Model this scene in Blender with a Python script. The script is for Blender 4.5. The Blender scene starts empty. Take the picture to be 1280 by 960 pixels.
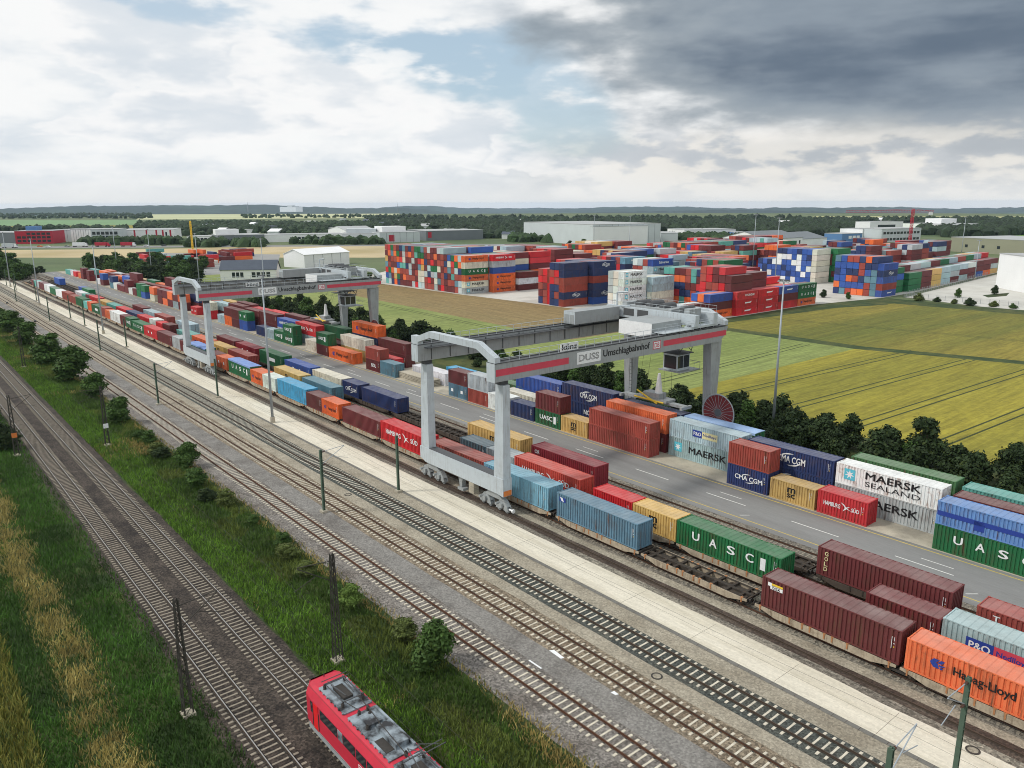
import bpy, math, random
import numpy as np
from mathutils import Matrix, Vector

random.seed(7)
rng = np.random.default_rng(7)
SC = bpy.context.scene
COL = SC.collection
R = math.radians

def S(r, g, b):
    f = lambda c: (c / 255 / 12.92) if c / 255 <= .04045 else ((c / 255 + .055) / 1.055) ** 2.4
    return (f(r), f(g), f(b))

# ------------------------------------------------------------------ camera, sky, sun, exposure
F0, YAW, PITCH, ROLL, CAMH = 965.0, R(-50.25), R(13.15), R(-.2), 36.35
cf = np.array([math.sin(YAW) * math.cos(PITCH), math.cos(YAW) * math.cos(PITCH), -math.sin(PITCH)])
cr = np.array([math.cos(YAW), -math.sin(YAW), 0.])
cu = np.cross(cr, cf)
cr, cu = math.cos(ROLL) * cr + math.sin(ROLL) * cu, -math.sin(ROLL) * cr + math.cos(ROLL) * cu
cam_d = bpy.data.cameras.new('camera')
cam_d.sensor_width = 36; cam_d.lens = F0 / 1280 * 36; cam_d.clip_start = .5; cam_d.clip_end = 60000
cam = bpy.data.objects.new('camera', cam_d); COL.objects.link(cam)
mw = Matrix.Identity(4)
for i in range(3):
    mw[i][0], mw[i][1], mw[i][2] = cr[i], cu[i], -cf[i]
mw[2][3] = CAMH
cam.matrix_world = mw
SC.camera = cam

def W(px, py, z=0.):                       # where a photo pixel meets the level z
    d = cf + (px - 640) / F0 * cr - (py - 480) / F0 * cu
    t = (z - CAMH) / d[2]
    return float(d[0] * t), float(d[1] * t)
def HZ(px, py, bx, by):                    # height of a photo pixel above the point (bx, by)
    d = cf + (px - 640) / F0 * cr - (py - 480) / F0 * cu
    return float(CAMH + d[2] * math.hypot(bx, by) / math.hypot(d[0], d[1]))

SUN_AZ, SUN_EL = R(212), R(46)             # compass angle from +Y clockwise; the sun stands behind and left of the camera
def setup_world():
    w = bpy.data.worlds.new('World'); SC.world = w; w.use_nodes = True
    nt = w.node_tree; N = nt.nodes; L = nt.links; N.clear()
    def mt(op, a, b=None, c=None, clamp=False):
        n = N.new('ShaderNodeMath'); n.operation = op; n.use_clamp = clamp
        for i, v in enumerate((a, b, c)):
            if v is None: continue
            if isinstance(v, (int, float)): n.inputs[i].default_value = v
            else: L.new(v, n.inputs[i])
        return n.outputs[0]
    def sstep(v, lo, hi):
        n = N.new('ShaderNodeMapRange'); n.interpolation_type = 'SMOOTHERSTEP'
        L.new(v, n.inputs[0]); n.inputs[1].default_value = lo; n.inputs[2].default_value = hi
        return n.outputs[0]
    def mix(f, a, b):
        n = N.new('ShaderNodeMix'); n.data_type = 'RGBA'
        if isinstance(f, (int, float)): n.inputs[0].default_value = f
        else: L.new(f, n.inputs[0])
        for i, v in ((6, a), (7, b)):
            if isinstance(v, tuple): n.inputs[i].default_value = (*v, 1)
            else: L.new(v, n.inputs[i])
        return n.outputs[2]
    tc = N.new('ShaderNodeTexCoord')
    sep = N.new('ShaderNodeSeparateXYZ'); L.new(tc.outputs['Generated'], sep.inputs[0])
    x, y, z = sep.outputs
    a = mt('ADD', mt('MULTIPLY', x, math.cos(YAW)), mt('MULTIPLY', y, -math.sin(YAW)))
    b = mt('ADD', mt('MULTIPLY', x, math.sin(YAW)), mt('MULTIPLY', y, math.cos(YAW)))
    u = mt('ARCTAN2', a, b); v = mt('ARCSINE', mt('MINIMUM', mt('MAXIMUM', z, -1.), 1.))
    def noise(scale, detail, rough, off, zs=2.2, dist=0.):
        mp = N.new('ShaderNodeMapping'); mp.inputs['Location'].default_value = off
        mp.inputs['Scale'].default_value = (1, 1, zs); L.new(tc.outputs['Generated'], mp.inputs[0])
        n = N.new('ShaderNodeTexNoise'); n.inputs['Scale'].default_value = scale
        n.inputs['Detail'].default_value = detail; n.inputs['Roughness'].default_value = rough
        n.inputs['Distortion'].default_value = dist
        L.new(mp.outputs[0], n.inputs['Vector']); return n.outputs[0]
    n1 = noise(4.2, 9, .5, (3.1, 1.7, .4), 2.6); n2 = noise(10, 9, .52, (7.3, 2.2, 5.1), 3.0); n3 = noise(2.2, 6, .5, (1.3, 9.2, 2.1))
    n4 = noise(24, 6, .5, (4.4, 1.2, 8.8), 2.4); n5 = noise(3.2, 7, .5, (2.7, 6.1, 3.3), 6.0)
    def ell(uc, vc, ru, rv, rot, wob):
        du = mt('SUBTRACT', u, R(uc)); dv = mt('SUBTRACT', v, R(vc)); c, s = math.cos(R(rot)), math.sin(R(rot))
        p = mt('DIVIDE', mt('ADD', mt('MULTIPLY', du, c), mt('MULTIPLY', dv, s)), R(ru))
        q = mt('DIVIDE', mt('ADD', mt('MULTIPLY', du, -s), mt('MULTIPLY', dv, c)), R(rv))
        r = mt('SQRT', mt('ADD', mt('MULTIPLY', p, p), mt('MULTIPLY', q, q)))
        r = mt('ADD', r, mt('MULTIPLY', mt('SUBTRACT', n1, .5), wob))
        return mt('ADD', r, mt('MULTIPLY', mt('SUBTRACT', n2, .5), wob * .8))
    sky = N.new('ShaderNodeTexSky'); sky.sky_type = 'NISHITA'; sky.sun_disc = False
    sky.sun_elevation = SUN_EL; sky.sun_rotation = SUN_AZ; sky.altitude = 500; sky.air_density = 1.; sky.dust_density = 2.0
    vm = N.new('ShaderNodeVectorMath'); vm.operation = 'SCALE'; vm.inputs['Scale'].default_value = .115
    L.new(sky.outputs[0], vm.inputs[0])
    blue = mix(.5, vm.outputs[0], S(206, 228, 240))
    # white cumulus: lit tops and soft grey bellies
    tex = mt('ADD', mt('MULTIPLY', n1, .55), mt('ADD', mt('MULTIPLY', n2, .35), mt('MULTIPLY', n4, .10)))
    puff = sstep(tex, .40, .60)
    left = sstep(u, R(12), R(-14))
    white = mix(puff, mix(left, S(203, 208, 213), S(216, 225, 233)), S(249, 250, 250))
    white = mix(mt('MULTIPLY', sstep(n3, .46, .68), .45), white, S(208, 217, 225))
    # rounded cumulus heads: bright rims where a billow ends, grey-blue hollows below them
    def billow(uc, vc, ru, rv, rot, wob):
        e = ell(uc, vc, ru, rv, rot, wob)
        e = mt('ADD', e, mt('MULTIPLY', mt('SUBTRACT', n4, .5), .9)); return sstep(e, 1.12, .9), sstep(e, 1.0, .3)
    for uc, vc, ru, rv, rot in ((-24, 10.8, 9.5, 3.6, -12), (-12, 8.0, 6.5, 3.0, -14), (-3.5, 5.0, 5.5, 2.5, -6), (-20, 5.2, 9.0, 2.0, 4), (6, 3.4, 7.0, 1.5, 0), (18, 3.6, 6, 1.6, 5)):
        rim, inner = billow(uc, vc, ru, rv, rot, 2.4)
        lit = mix(inner, S(250, 250, 250), S(219, 226, 233))
        white = mix(mt('MULTIPLY', rim, .75), white, lit)
    # open blue between the clouds
    hole = sstep(ell(-5.8, 9.9, 11.5, 2.6, -13, 2.6), 1.3, .55)
    hole2 = mt('MULTIPLY', sstep(ell(3.2, 7.0, 4.6, 3.2, -30, 2.4), 1.3, .5), .85)
    hole3 = mt('MULTIPLY', sstep(ell(-21.5, 12.6, 5.5, 1.6, -8, 2.4), 1.2, .5), .8)
    hole = mt('MAXIMUM', mt('MAXIMUM', hole, hole2), hole3)
    hole = mt('MULTIPLY', hole, mt('SUBTRACT', 1., mt('MULTIPLY', sstep(n2, .5, .66), .75)))
    hi = mt('MULTIPLY', sstep(n3, .60, .68), sstep(v, R(16), R(24)))
    col = mix(mt('MAXIMUM', hole, mt('MULTIPLY', hi, .9)), white, blue)
    # dark rain cloud to the right
    d_r = ell(25, 10.6, 24, 8.2, -5, .9)
    dk = sstep(d_r, 1.1, .7)
    dtex = sstep(mt('ADD', mt('MULTIPLY', n5, .7), mt('MULTIPLY', n2, .3)), .34, .66)
    dark = mix(dtex, S(96, 112, 130), S(138, 151, 164))
    dark = mix(sstep(d_r, .95, .35), S(160, 170, 178), dark)
    col = mix(mt('MULTIPLY', dk, .96), col, dark)
    # low grey-cream band under the rain cloud
    low = mt('MULTIPLY', sstep(u, R(-4), R(14)), mt('MULTIPLY', sstep(v, R(6.2), R(3.2)), .75))
    band = mix(sstep(mt('ADD', mt('MULTIPLY', n2, .6), mt('MULTIPLY', n4, .4)), .44, .56), S(188, 193, 198), S(233, 229, 221))
    col = mix(low, col, band)
    hor = sstep(v, R(3.0), R(-.3))
    col = mix(mt('MULTIPLY', hor, .8), col, S(238, 239, 238))
    bg = N.new('ShaderNodeBackground'); L.new(col, bg.inputs[0]); bg.inputs[1].default_value = 1.0
    out = N.new('ShaderNodeOutputWorld'); L.new(bg.outputs[0], out.inputs[0])
setup_world()
sd = bpy.data.lights.new('sun', 'SUN'); sd.energy = 1.9; sd.angle = R(8); sd.color = (1., .955, .88)
sun = bpy.data.objects.new('sun', sd); COL.objects.link(sun)
sdir = Vector((math.sin(SUN_AZ) * math.cos(SUN_EL), math.cos(SUN_AZ) * math.cos(SUN_EL), math.sin(SUN_EL)))
sun.rotation_euler = sdir.to_track_quat('Z', 'Y').to_euler(); sun.location = sdir * 300
SC.view_settings.view_transform = 'Standard'; SC.view_settings.look = 'None'
SC.view_settings.exposure = 0.0; SC.view_settings.gamma = 1; SC.view_settings.use_curve_mapping = False
SC.render.engine = 'CYCLES'
cy = SC.cycles
cy.use_denoising = True; cy.max_bounces = 6; cy.diffuse_bounces = 2; cy.glossy_bounces = 2; cy.transmission_bounces = 3
cy.volume_bounces = 0; cy.pixel_filter_type = 'BLACKMAN_HARRIS'; cy.filter_width = 1.0; cy.transparent_max_bounces = 8; cy.caustics_reflective = False; cy.caustics_refractive = False

# ------------------------------------------------------------------ helpers
class MB:
    def __init__(s): s.v = []; s.f = []; s.m = []
    def poly(s, pts, m=0):
        n = len(s.v); s.v += [tuple(p) for p in pts]; s.f.append(tuple(range(n, n + len(pts)))); s.m.append(m); return s
    def box(s, x0, x1, y0, y1, z0, z1, m=0):
        n = len(s.v)
        s.v += [(x0, y0, z0), (x1, y0, z0), (x1, y1, z0), (x0, y1, z0), (x0, y0, z1), (x1, y0, z1), (x1, y1, z1), (x0, y1, z1)]
        for q in ((0, 3, 2, 1), (4, 5, 6, 7), (0, 1, 5, 4), (1, 2, 6, 5), (2, 3, 7, 6), (3, 0, 4, 7)):
            s.f.append(tuple(n + i for i in q)); s.m.append(m)
        return s
    def tube(s, p0, p1, r0, r1=None, n=8, m=0, cap=True):
        r1 = r0 if r1 is None else r1
        a = Vector(p0); b = Vector(p1); d = (b - a).normalized()
        t = d.orthogonal().normalized(); k = d.cross(t); i0 = len(s.v)
        for p, r in ((a, r0), (b, r1)):
            for i in range(n):
                an = 2 * math.pi * i / n + math.pi / n
                s.v.append(tuple(p + t * (r * math.cos(an)) + k * (r * math.sin(an))))
        for i in range(n):
            j = (i + 1) % n
            s.f.append((i0 + i, i0 + j, i0 + n + j, i0 + n + i)); s.m.append(m)
        if cap:
            s.f.append(tuple(i0 + i for i in range(n))[::-1]); s.m.append(m)
            s.f.append(tuple(i0 + n + i for i in range(n))); s.m.append(m)
        return s
    def bar(s, p0, p1, w, m=0): return s.tube(p0, p1, w * .7071, n=4, m=m)
    def prism(s, pts, y0, y1, m=0, ax='y'):            # polygon in (x,z) pulled along y, or (y,z) along x
        n = len(s.v); k = len(pts)
        mk = (lambda p, t: (p[0], t, p[1])) if ax == 'y' else ((lambda p, t: (t, p[0], p[1])) if ax == 'x' else (lambda p, t: (p[0], p[1], t)))
        s.v += [mk(p, y0) for p in pts] + [mk(p, y1) for p in pts]
        s.f.append(tuple(range(n, n + k))); s.f.append(tuple(range(n + k, n + 2 * k))[::-1]); s.m += [m, m]
        for i in range(k):
            j = (i + 1) % k; s.f.append((n + i, n + k + i, n + k + j, n + j)); s.m.append(m)
        return s
    def mesh(s, name, mats, smooth=False):
        me = bpy.data.meshes.new(name); me.from_pydata(s.v, [], s.f)
        for mm in (mats if isinstance(mats, (list, tuple)) else [mats]): me.materials.append(mm)
        if any(s.m): me.polygons.foreach_set('material_index', s.m)
        if smooth: me.polygons.foreach_set('use_smooth', [True] * len(s.f))
        fix_normals(me); me.update(); return me
    def build(s, name, mats, parent=None, smooth=False, **kw): return add(name, s.mesh(name, mats, smooth), parent, **kw)

import bmesh
def fix_normals(me):
    bm = bmesh.new(); bm.from_mesh(me); bmesh.ops.recalc_face_normals(bm, faces=bm.faces); bm.to_mesh(me); bm.free()

def add(name, data, parent=None, loc=(0, 0, 0), rz=0., scale=None, color=None):
    o = bpy.data.objects.new(name, data); COL.objects.link(o); o.location = loc
    if rz: o.rotation_euler = (0, 0, rz)
    if scale: o.scale = scale
    if color: o.color = (*color[:3], 1)
    if parent: o.parent = parent
    return o
def tag(o, label=None, cat=None, group=None, kind=None):
    for k, v in (('label', label), ('category', cat), ('group', group), ('kind', kind)):
        if v: o[k] = v
    return o
def empty(name, loc, label, cat, group=None, rz=0.):
    return tag(add(name, None, None, loc, rz), label, cat, group)
def copy_tree(o, parent=None):
    c = o.copy(); COL.objects.link(c); c.parent = parent
    for ch in o.children: copy_tree(ch, c)
    return c
def big_mesh(name, verts, faces_n, mats, colors=None, mi=None):
    """verts (n,3); faces_n = vertices per face, listed in order"""
    nf = len(verts) // faces_n
    me = bpy.data.meshes.new(name); me.vertices.add(len(verts)); me.vertices.foreach_set('co', np.asarray(verts, np.float32).ravel())
    me.loops.add(nf * faces_n); me.loops.foreach_set('vertex_index', np.arange(nf * faces_n, dtype=np.int32))
    me.polygons.add(nf); me.polygons.foreach_set('loop_start', np.arange(0, nf * faces_n, faces_n, dtype=np.int32))
    me.polygons.foreach_set('loop_total', np.full(nf, faces_n, np.int32))
    for mm in (mats if isinstance(mats, list) else [mats]): me.materials.append(mm)
    if mi is not None: me.polygons.foreach_set('material_index', mi)
    if colors is not None:
        at = me.attributes.new('tint', 'FLOAT_COLOR', 'FACE'); at.data.foreach_set('color', np.asarray(colors, np.float32).ravel())
    me.update(calc_edges=True); return me

def mat(name, col, rough=.8, var=.14, scale=3., bump=0., bscale=30., metal=0., col2=None, c2lo=.45, c2hi=.65, scale2=None, stretch=None,
        fine=0., fscale=60., source='const', spec=.4, grime=0., gcol=(.05, .045, .04), streak=0., scol=(.12, .055, .03), grain=0., gscale=6.):
    m = bpy.data.materials.new(name); m.use_nodes = True
    nt = m.node_tree; N = nt.nodes; L = nt.links
    bs = N['Principled BSDF']; bs.inputs['Roughness'].default_value = rough; bs.inputs['Metallic'].default_value = metal
    bs.inputs['Specular IOR Level'].default_value = spec
    tc = N.new('ShaderNodeTexCoord'); vec = tc.outputs['Object']
    if stretch:
        mp = N.new('ShaderNodeMapping'); mp.inputs['Scale'].default_value = stretch; L.new(vec, mp.inputs[0]); svec = mp.outputs[0]
    else: svec = vec
    if source != 'const':
        oi = N.new('ShaderNodeObjectInfo')
        ad = N.new('ShaderNodeVectorMath'); ad.operation = 'MULTIPLY_ADD'
        L.new(oi.outputs['Random'], ad.inputs[0]); ad.inputs[1].default_value = (97, 53, 31); L.new(svec, ad.inputs[2]); svec = ad.outputs[0]
    def noise(sc, vecs, det=5, ro=.6):
        n = N.new('ShaderNodeTexNoise'); n.inputs['Scale'].default_value = sc; n.inputs['Detail'].default_value = det
        n.inputs['Roughness'].default_value = ro; L.new(vecs, n.inputs['Vector']); return n.outputs[0]
    def mix(f, a, b, bt='MIX'):
        n = N.new('ShaderNodeMix'); n.data_type = 'RGBA'; n.blend_type = bt
        if isinstance(f, (int, float)): n.inputs[0].default_value = f
        else: L.new(f, n.inputs[0])
        for i, v in ((6, a), (7, b)):
            if isinstance(v, tuple): n.inputs[i].default_value = (*v[:3], 1)
            else: L.new(v, n.inputs[i])
        return n.outputs[2]
    def rng_(v, lo, hi, a, b):
        n = N.new('ShaderNodeMapRange'); L.new(v, n.inputs[0])
        for i, q in enumerate((lo, hi, a, b)): n.inputs[i + 1].default_value = q
        return n.outputs[0]
    if source == 'object': base = oi.outputs['Color']
    elif source == 'tint':
        at = N.new('ShaderNodeAttribute'); at.attribute_name = 'tint'; base = at.outputs['Color']
    else: base = tuple(col)
    if col2: base = mix(rng_(noise(scale2 or scale * .4, svec), c2lo, c2hi, 0, 1), base, tuple(col2))
    n1 = rng_(noise(scale, svec), .3, .7, 1 - var, 1 + var)
    cc = N.new('ShaderNodeCombineXYZ')
    for i in range(3): L.new(n1, cc.inputs[i])
    base = mix(1., base, cc.outputs[0], 'MULTIPLY')
    if fine:
        n2 = rng_(noise(fscale, svec if source == 'const' else vec, 4, .75), .3, .7, 1 - fine, 1 + fine)
        c2 = N.new('ShaderNodeCombineXYZ')
        for i in range(3): L.new(n2, c2.inputs[i])
        base = mix(1., base, c2.outputs[0], 'MULTIPLY')
    if grain:                                         # single stones, each with its own tone
        vo = N.new('ShaderNodeTexVoronoi'); vo.inputs['Scale'].default_value = gscale; L.new(vec, vo.inputs['Vector'])
        bw = N.new('ShaderNodeRGBToBW'); L.new(vo.outputs['Color'], bw.inputs[0])
        gv = rng_(bw.outputs[0], .2, .8, 1 - grain, 1 + grain); c3 = N.new('ShaderNodeCombineXYZ')
        for i in range(3): L.new(gv, c3.inputs[i])
        base = mix(1., base, c3.outputs[0], 'MULTIPLY')
    if grime: base = mix(rng_(noise(scale * 1.7, svec, 7, .68), .52, .74, 0, grime), base, tuple(gcol))
    if streak:                                        # rain and rust streaks running down the walls
        mp2 = N.new('ShaderNodeMapping'); mp2.inputs['Scale'].default_value = (2.6, 2.6, .22); L.new(svec, mp2.inputs[0])
        big = rng_(noise(.35, svec, 3, .5), .36, .6, 0, 1)
        st_ = N.new('ShaderNodeMath'); st_.operation = 'MULTIPLY'; L.new(rng_(noise(1.6, mp2.outputs[0], 5, .65), .5, .7, 0, streak), st_.inputs[0]); L.new(big, st_.inputs[1])
        base = mix(st_.outputs[0], base, tuple(scol))
    L.new(base, bs.inputs['Base Color'])
    if bump:
        bn = N.new('ShaderNodeBump'); bn.inputs['Strength'].default_value = min(1, bump); bn.inputs['Distance'].default_value = .05
        L.new(noise(bscale, vec, 4, .65), bn.inputs['Height']); L.new(bn.outputs[0], bs.inputs['Normal'])
    return m

ORD = ['first', 'second', 'third', 'fourth', 'fifth', 'sixth', 'seventh', 'eighth', 'ninth', 'tenth', 'eleventh', 'twelfth', 'thirteenth', 'fourteenth',
       'fifteenth', 'sixteenth', 'seventeenth', 'eighteenth', 'nineteenth', 'twentieth'] + [t + u for t in ('twenty-', 'thirty-', 'forty-', 'fifty-', 'sixty-', 'seventy-', 'eighty-')
       for u in ('first', 'second', 'third', 'fourth', 'fifth', 'sixth', 'seventh', 'eighth', 'ninth', 'next')]
def nth(i): return ORD[i]

# ------------------------------------------------------------------ materials
MT = {}
MT['earth'] = mat('earth', S(104, 114, 78), .95, .2, .02, .3, 3, col2=S(82, 100, 64), scale2=.004, fine=.15, fscale=.5)
MT['grass'] = mat('grass', S(48, 66, 30), .95, .3, .6, .6, 9, col2=S(74, 78, 42), scale2=.22, fine=.3, fscale=7)
MT['grass_dark'] = mat('grass_dark', S(52, 70, 34), .95, .25, .4, .5, 6, col2=S(84, 88, 46), scale2=.1, fine=.3, fscale=5)
MT['ballast_dark'] = mat('ballast_dark', S(72, 64, 57), .95, .25, .8, 1., 9, col2=S(48, 42, 38), scale2=.35, fine=.6, fscale=5.5, grain=0.5, gscale=6.5)
MT['gravel_grey'] = mat('gravel_grey', S(126, 121, 115), .95, .16, .5, 1., 9, col2=S(104, 97, 90), scale2=.3, fine=.5, fscale=5.5, grain=0.4, gscale=6.5)
MT['path_grey'] = mat('path_grey', S(132, 129, 124), .92, .12, .6, .5, 9, col2=S(114, 110, 105), scale2=.25, fine=.28, fscale=4.5, grain=0.22, gscale=7)
MT['ballast_brown'] = mat('ballast_brown', S(136, 124, 106), .95, .16, .7, 1., 16, col2=S(112, 98, 82), scale2=.4, fine=.5, fscale=5.5, grain=0.42, gscale=6.5)
MT['ballast_black'] = mat('ballast_black', S(74, 78, 74), .95, .15, .7, 1., 16, col2=S(88, 88, 80), scale2=.2, fine=.5, fscale=5.5, grain=0.42, gscale=6.5)
MT['beige_path'] = mat('beige_path', S(164, 156, 139), .93, .16, .6, .4, 12, grime=.5, gcol=S(108, 100, 88), col2=S(138, 130, 114), scale2=.3, fine=.26, fscale=5, grain=0.2, gscale=7)
MT['white_road'] = mat('white_road', S(224, 217, 199), .9, .08, .5, .25, 9, col2=S(188, 180, 160), scale2=.5, c2lo=.44, c2hi=.72, stretch=(.1, 1, 1), grime=.3, gcol=S(168, 160, 142), fine=.1, fscale=3, grain=0.06, gscale=6)
MT['yard_gravel'] = mat('yard_gravel', S(118, 112, 102), .95, .2, .9, 1., 14, col2=S(146, 140, 126), scale2=.3, stretch=(.2, 1, 1), fine=.5, fscale=5, grain=0.42, gscale=6.5)
MT['oily'] = mat('oily', S(74, 62, 54), .9, .25, 1.1, .8, 14, col2=S(96, 86, 76), scale2=.6, stretch=(.15, 1, 1), fine=.4, fscale=12, grain=0.35, gscale=6.5)
MT['asphalt'] = mat('asphalt', S(138, 138, 136), .9, .08, .35, .3, 20, col2=S(124, 123, 121), scale2=.22, stretch=(.1, 1, 1), fine=.1, fscale=9)
MT['concrete'] = mat('concrete', S(186, 178, 160), .9, .1, .5, .25, 8, col2=S(150, 144, 130), scale2=.2, fine=.1, fscale=8)
MT['slab_pale'] = mat('slab_pale', S(206, 203, 194), .9, .06, .2, 0, col2=S(182, 178, 168), scale2=.06)
MT['lot_pale'] = mat('lot_pale', S(204, 202, 194), .9, .05, .2, 0, col2=S(190, 187, 178), scale2=.06)
MT['lot_grey'] = mat('lot_grey', S(150, 150, 148), .9, .08, .1, 0, col2=S(138, 138, 136), scale2=.03)
MT['dark_duct'] = mat('dark_duct', S(116, 114, 108), .9, .12, 1.2, .3, 9, fine=.15, fscale=9)
MT['yellow_line'] = mat('yellow_line', S(206, 182, 92), .85, .25, 3.)
MT['white_line'] = mat('white_line', S(226, 226, 220), .85, .12, 3.)
MT['sleeper'] = mat('sleeper', S(206, 198, 180), .88, .2, 2.2, .2, 30, fine=.12, fscale=25, source='rnd')
MT['sleeper_dim'] = mat('sleeper_dim', S(148, 139, 124), .88, .2, 2.2, .2, 30, fine=.12, fscale=25, source='rnd')
MT['rail_rust'] = mat('rail_rust', S(96, 66, 50), .75, .2, 1.5, metal=.2)
MT['rail_shiny'] = mat('rail_shiny', S(182, 178, 172), .35, .06, 1.5, metal=.75)
MT['rail_dull'] = mat('rail_dull', S(96, 84, 74), .55, .15, 1.5, metal=.5)
MT['iron'] = mat('iron', S(62, 58, 54), .7, .2, 4)
MT['field_pale'] = mat('field_pale', S(132, 142, 80), .95, .09, .06, .5, 2, col2=S(120, 134, 70), scale2=.02, fine=.34, fscale=1.0, stretch=(1, .06, 1), grain=.1, gscale=1.4)
MT['field_gold'] = mat('field_gold', S(148, 138, 48), .95, .12, .09, .6, 2, col2=S(128, 124, 44), scale2=.03, fine=.34, fscale=1.0, stretch=(1, .06, 1), grain=.1, gscale=1.4)
MT['field_mix'] = mat('field_mix', S(136, 124, 50), .95, .14, .06, .5, 2, col2=S(96, 102, 40), scale2=.022, fine=.34, fscale=1.0, stretch=(1, .06, 1), grain=.1, gscale=1.4)
MT['field_brown'] = mat('field_brown', S(140, 120, 80), .95, .1, .06, .5, 2, col2=S(126, 112, 74), scale2=.03, fine=.34, fscale=1.0, stretch=(.06, 1, 1), grain=.1, gscale=1.4)
MT['tramline'] = mat('tramline', S(58, 66, 32), .95, .2, .5)
MT['sand'] = mat('sand', S(196, 178, 140), .95, .14, .03, 0, col2=S(168, 152, 110), scale2=.015)
MT['steel_white'] = mat('steel_white', S(192, 201, 206), .5, .06, .6, grime=.25, gcol=S(128, 126, 120), streak=.5, scol=S(120, 112, 100))
MT['steel_grey'] = mat('steel_grey', S(160, 165, 166), .55, .06, .6, grime=.25, gcol=S(106, 102, 96), streak=.5, scol=S(96, 90, 82))
MT['steel_dark'] = mat('steel_dark', S(84, 86, 88), .6, .1, 2)
MT['red_stripe'] = mat('red_stripe', S(208, 74, 92), .5, .05, 1.)
MT['black_paint'] = mat('black_paint', S(28, 28, 30), .6, .05, 3)
MT['white_paint'] = mat('white_paint', S(238, 240, 240), .6, .06, 3)
MT['blue_paint'] = mat('blue_paint', S(42, 66, 150), .6, .06, 3)
MT['sky_paint'] = mat('sky_paint', S(92, 196, 216), .6, .06, 3)
MT['yellow_paint'] = mat('yellow_paint', S(232, 196, 60), .6, .06, 3)
MT['pale_yellow'] = mat('pale_yellow', S(230, 222, 170), .6, .06, 3)
MT['red_paint'] = mat('red_paint', S(206, 40, 52), .5, .06, 3)
MT['orange_paint'] = mat('orange_paint', S(222, 130, 66), .7, .15, 3)
MT['stake'] = mat('stake', S(176, 124, 84), .8, .2, 3)
MT['mast_green'] = mat('mast_green', S(84, 104, 88), .7, .12, 2)
MT['mast_dark'] = mat('mast_dark', S(64, 62, 56), .8, .15, 2)
MT['pole_grey'] = mat('pole_grey', S(168, 176, 182), .5, .05, 2, metal=.2)
MT['insulator'] = mat('insulator', S(92, 66, 56), .4, .05, 2)
MT['glass'] = mat('glass', S(38, 46, 52), .12, .05, 2, spec=.8)
MT['wagon_beige'] = mat('wagon_beige', S(174, 161, 140), .85, .22, 1.3, streak=.8, scol=S(84, 62, 46), grime=.65, gcol=S(96, 72, 52), source='rnd')
MT['wagon_dark'] = mat('wagon_dark', S(84, 74, 66), .85, .2, 1.3, grime=.4, gcol=S(58, 50, 44), source='rnd')
MT['deck_dark'] = mat('deck_dark', S(62, 56, 50), .9, .25, 1.5, grime=.4, gcol=S(120, 96, 70))
MT['box'] = mat('box', (1, 1, 1), .62, .16, .45, grime=.4, gcol=S(92, 78, 66), streak=.95, scol=S(96, 66, 50), source='object', fine=.05, fscale=9)
MT['box_roof'] = mat('box_roof', (1, 1, 1), .7, .12, .7, col2=S(176, 172, 166), c2lo=.05, c2hi=1.9, scale2=.5, grime=.22, gcol=S(110, 96, 84), source='object', fine=.06, fscale=9)  # pale mix puts sky reflection into the roof colour, along with dust and fading
MT['box_rusty'] = mat('box_rusty', (1, 1, 1), .7, .1, .6, streak=1., scol=S(140, 84, 50), grime=.8, gcol=S(150, 96, 60), source='object', fine=.06, fscale=9)
MT['casting'] = mat('casting', (1, 1, 1), .7, .2, 3, grime=.5, gcol=S(90, 74, 60), source='object')
MT['stack'] = mat('stack', (1, 1, 1), .7, .1, .25, source='tint', grime=.12, gcol=S(96, 84, 74))
MT['leaf'] = mat('leaf', (1, 1, 1), .75, .25, .8, source='tint', spec=.25)
MT['bark'] = mat('bark', S(88, 74, 60), .9, .2, 4)
MT['hall_white'] = mat('hall_white', S(242, 243, 243), .7, .04, .1)
MT['hall_grey'] = mat('hall_grey', S(204, 211, 213), .7, .05, .1)
MT['hall_dark'] = mat('hall_dark', S(120, 126, 130), .7, .06, .1)
MT['hall_olive'] = mat('hall_olive', S(150, 150, 128), .7, .05, .1)
MT['hall_red'] = mat('hall_red', S(186, 40, 60), .6, .05, .1)
MT['hall_blue'] = mat('hall_blue', S(92, 132, 180), .6, .05, .1)
MT['roof_slate'] = mat('roof_slate', S(84, 92, 104), .8, .08, .4)
MT['roof_grey'] = mat('roof_grey', S(176, 178, 178), .8, .06, .1)

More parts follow.
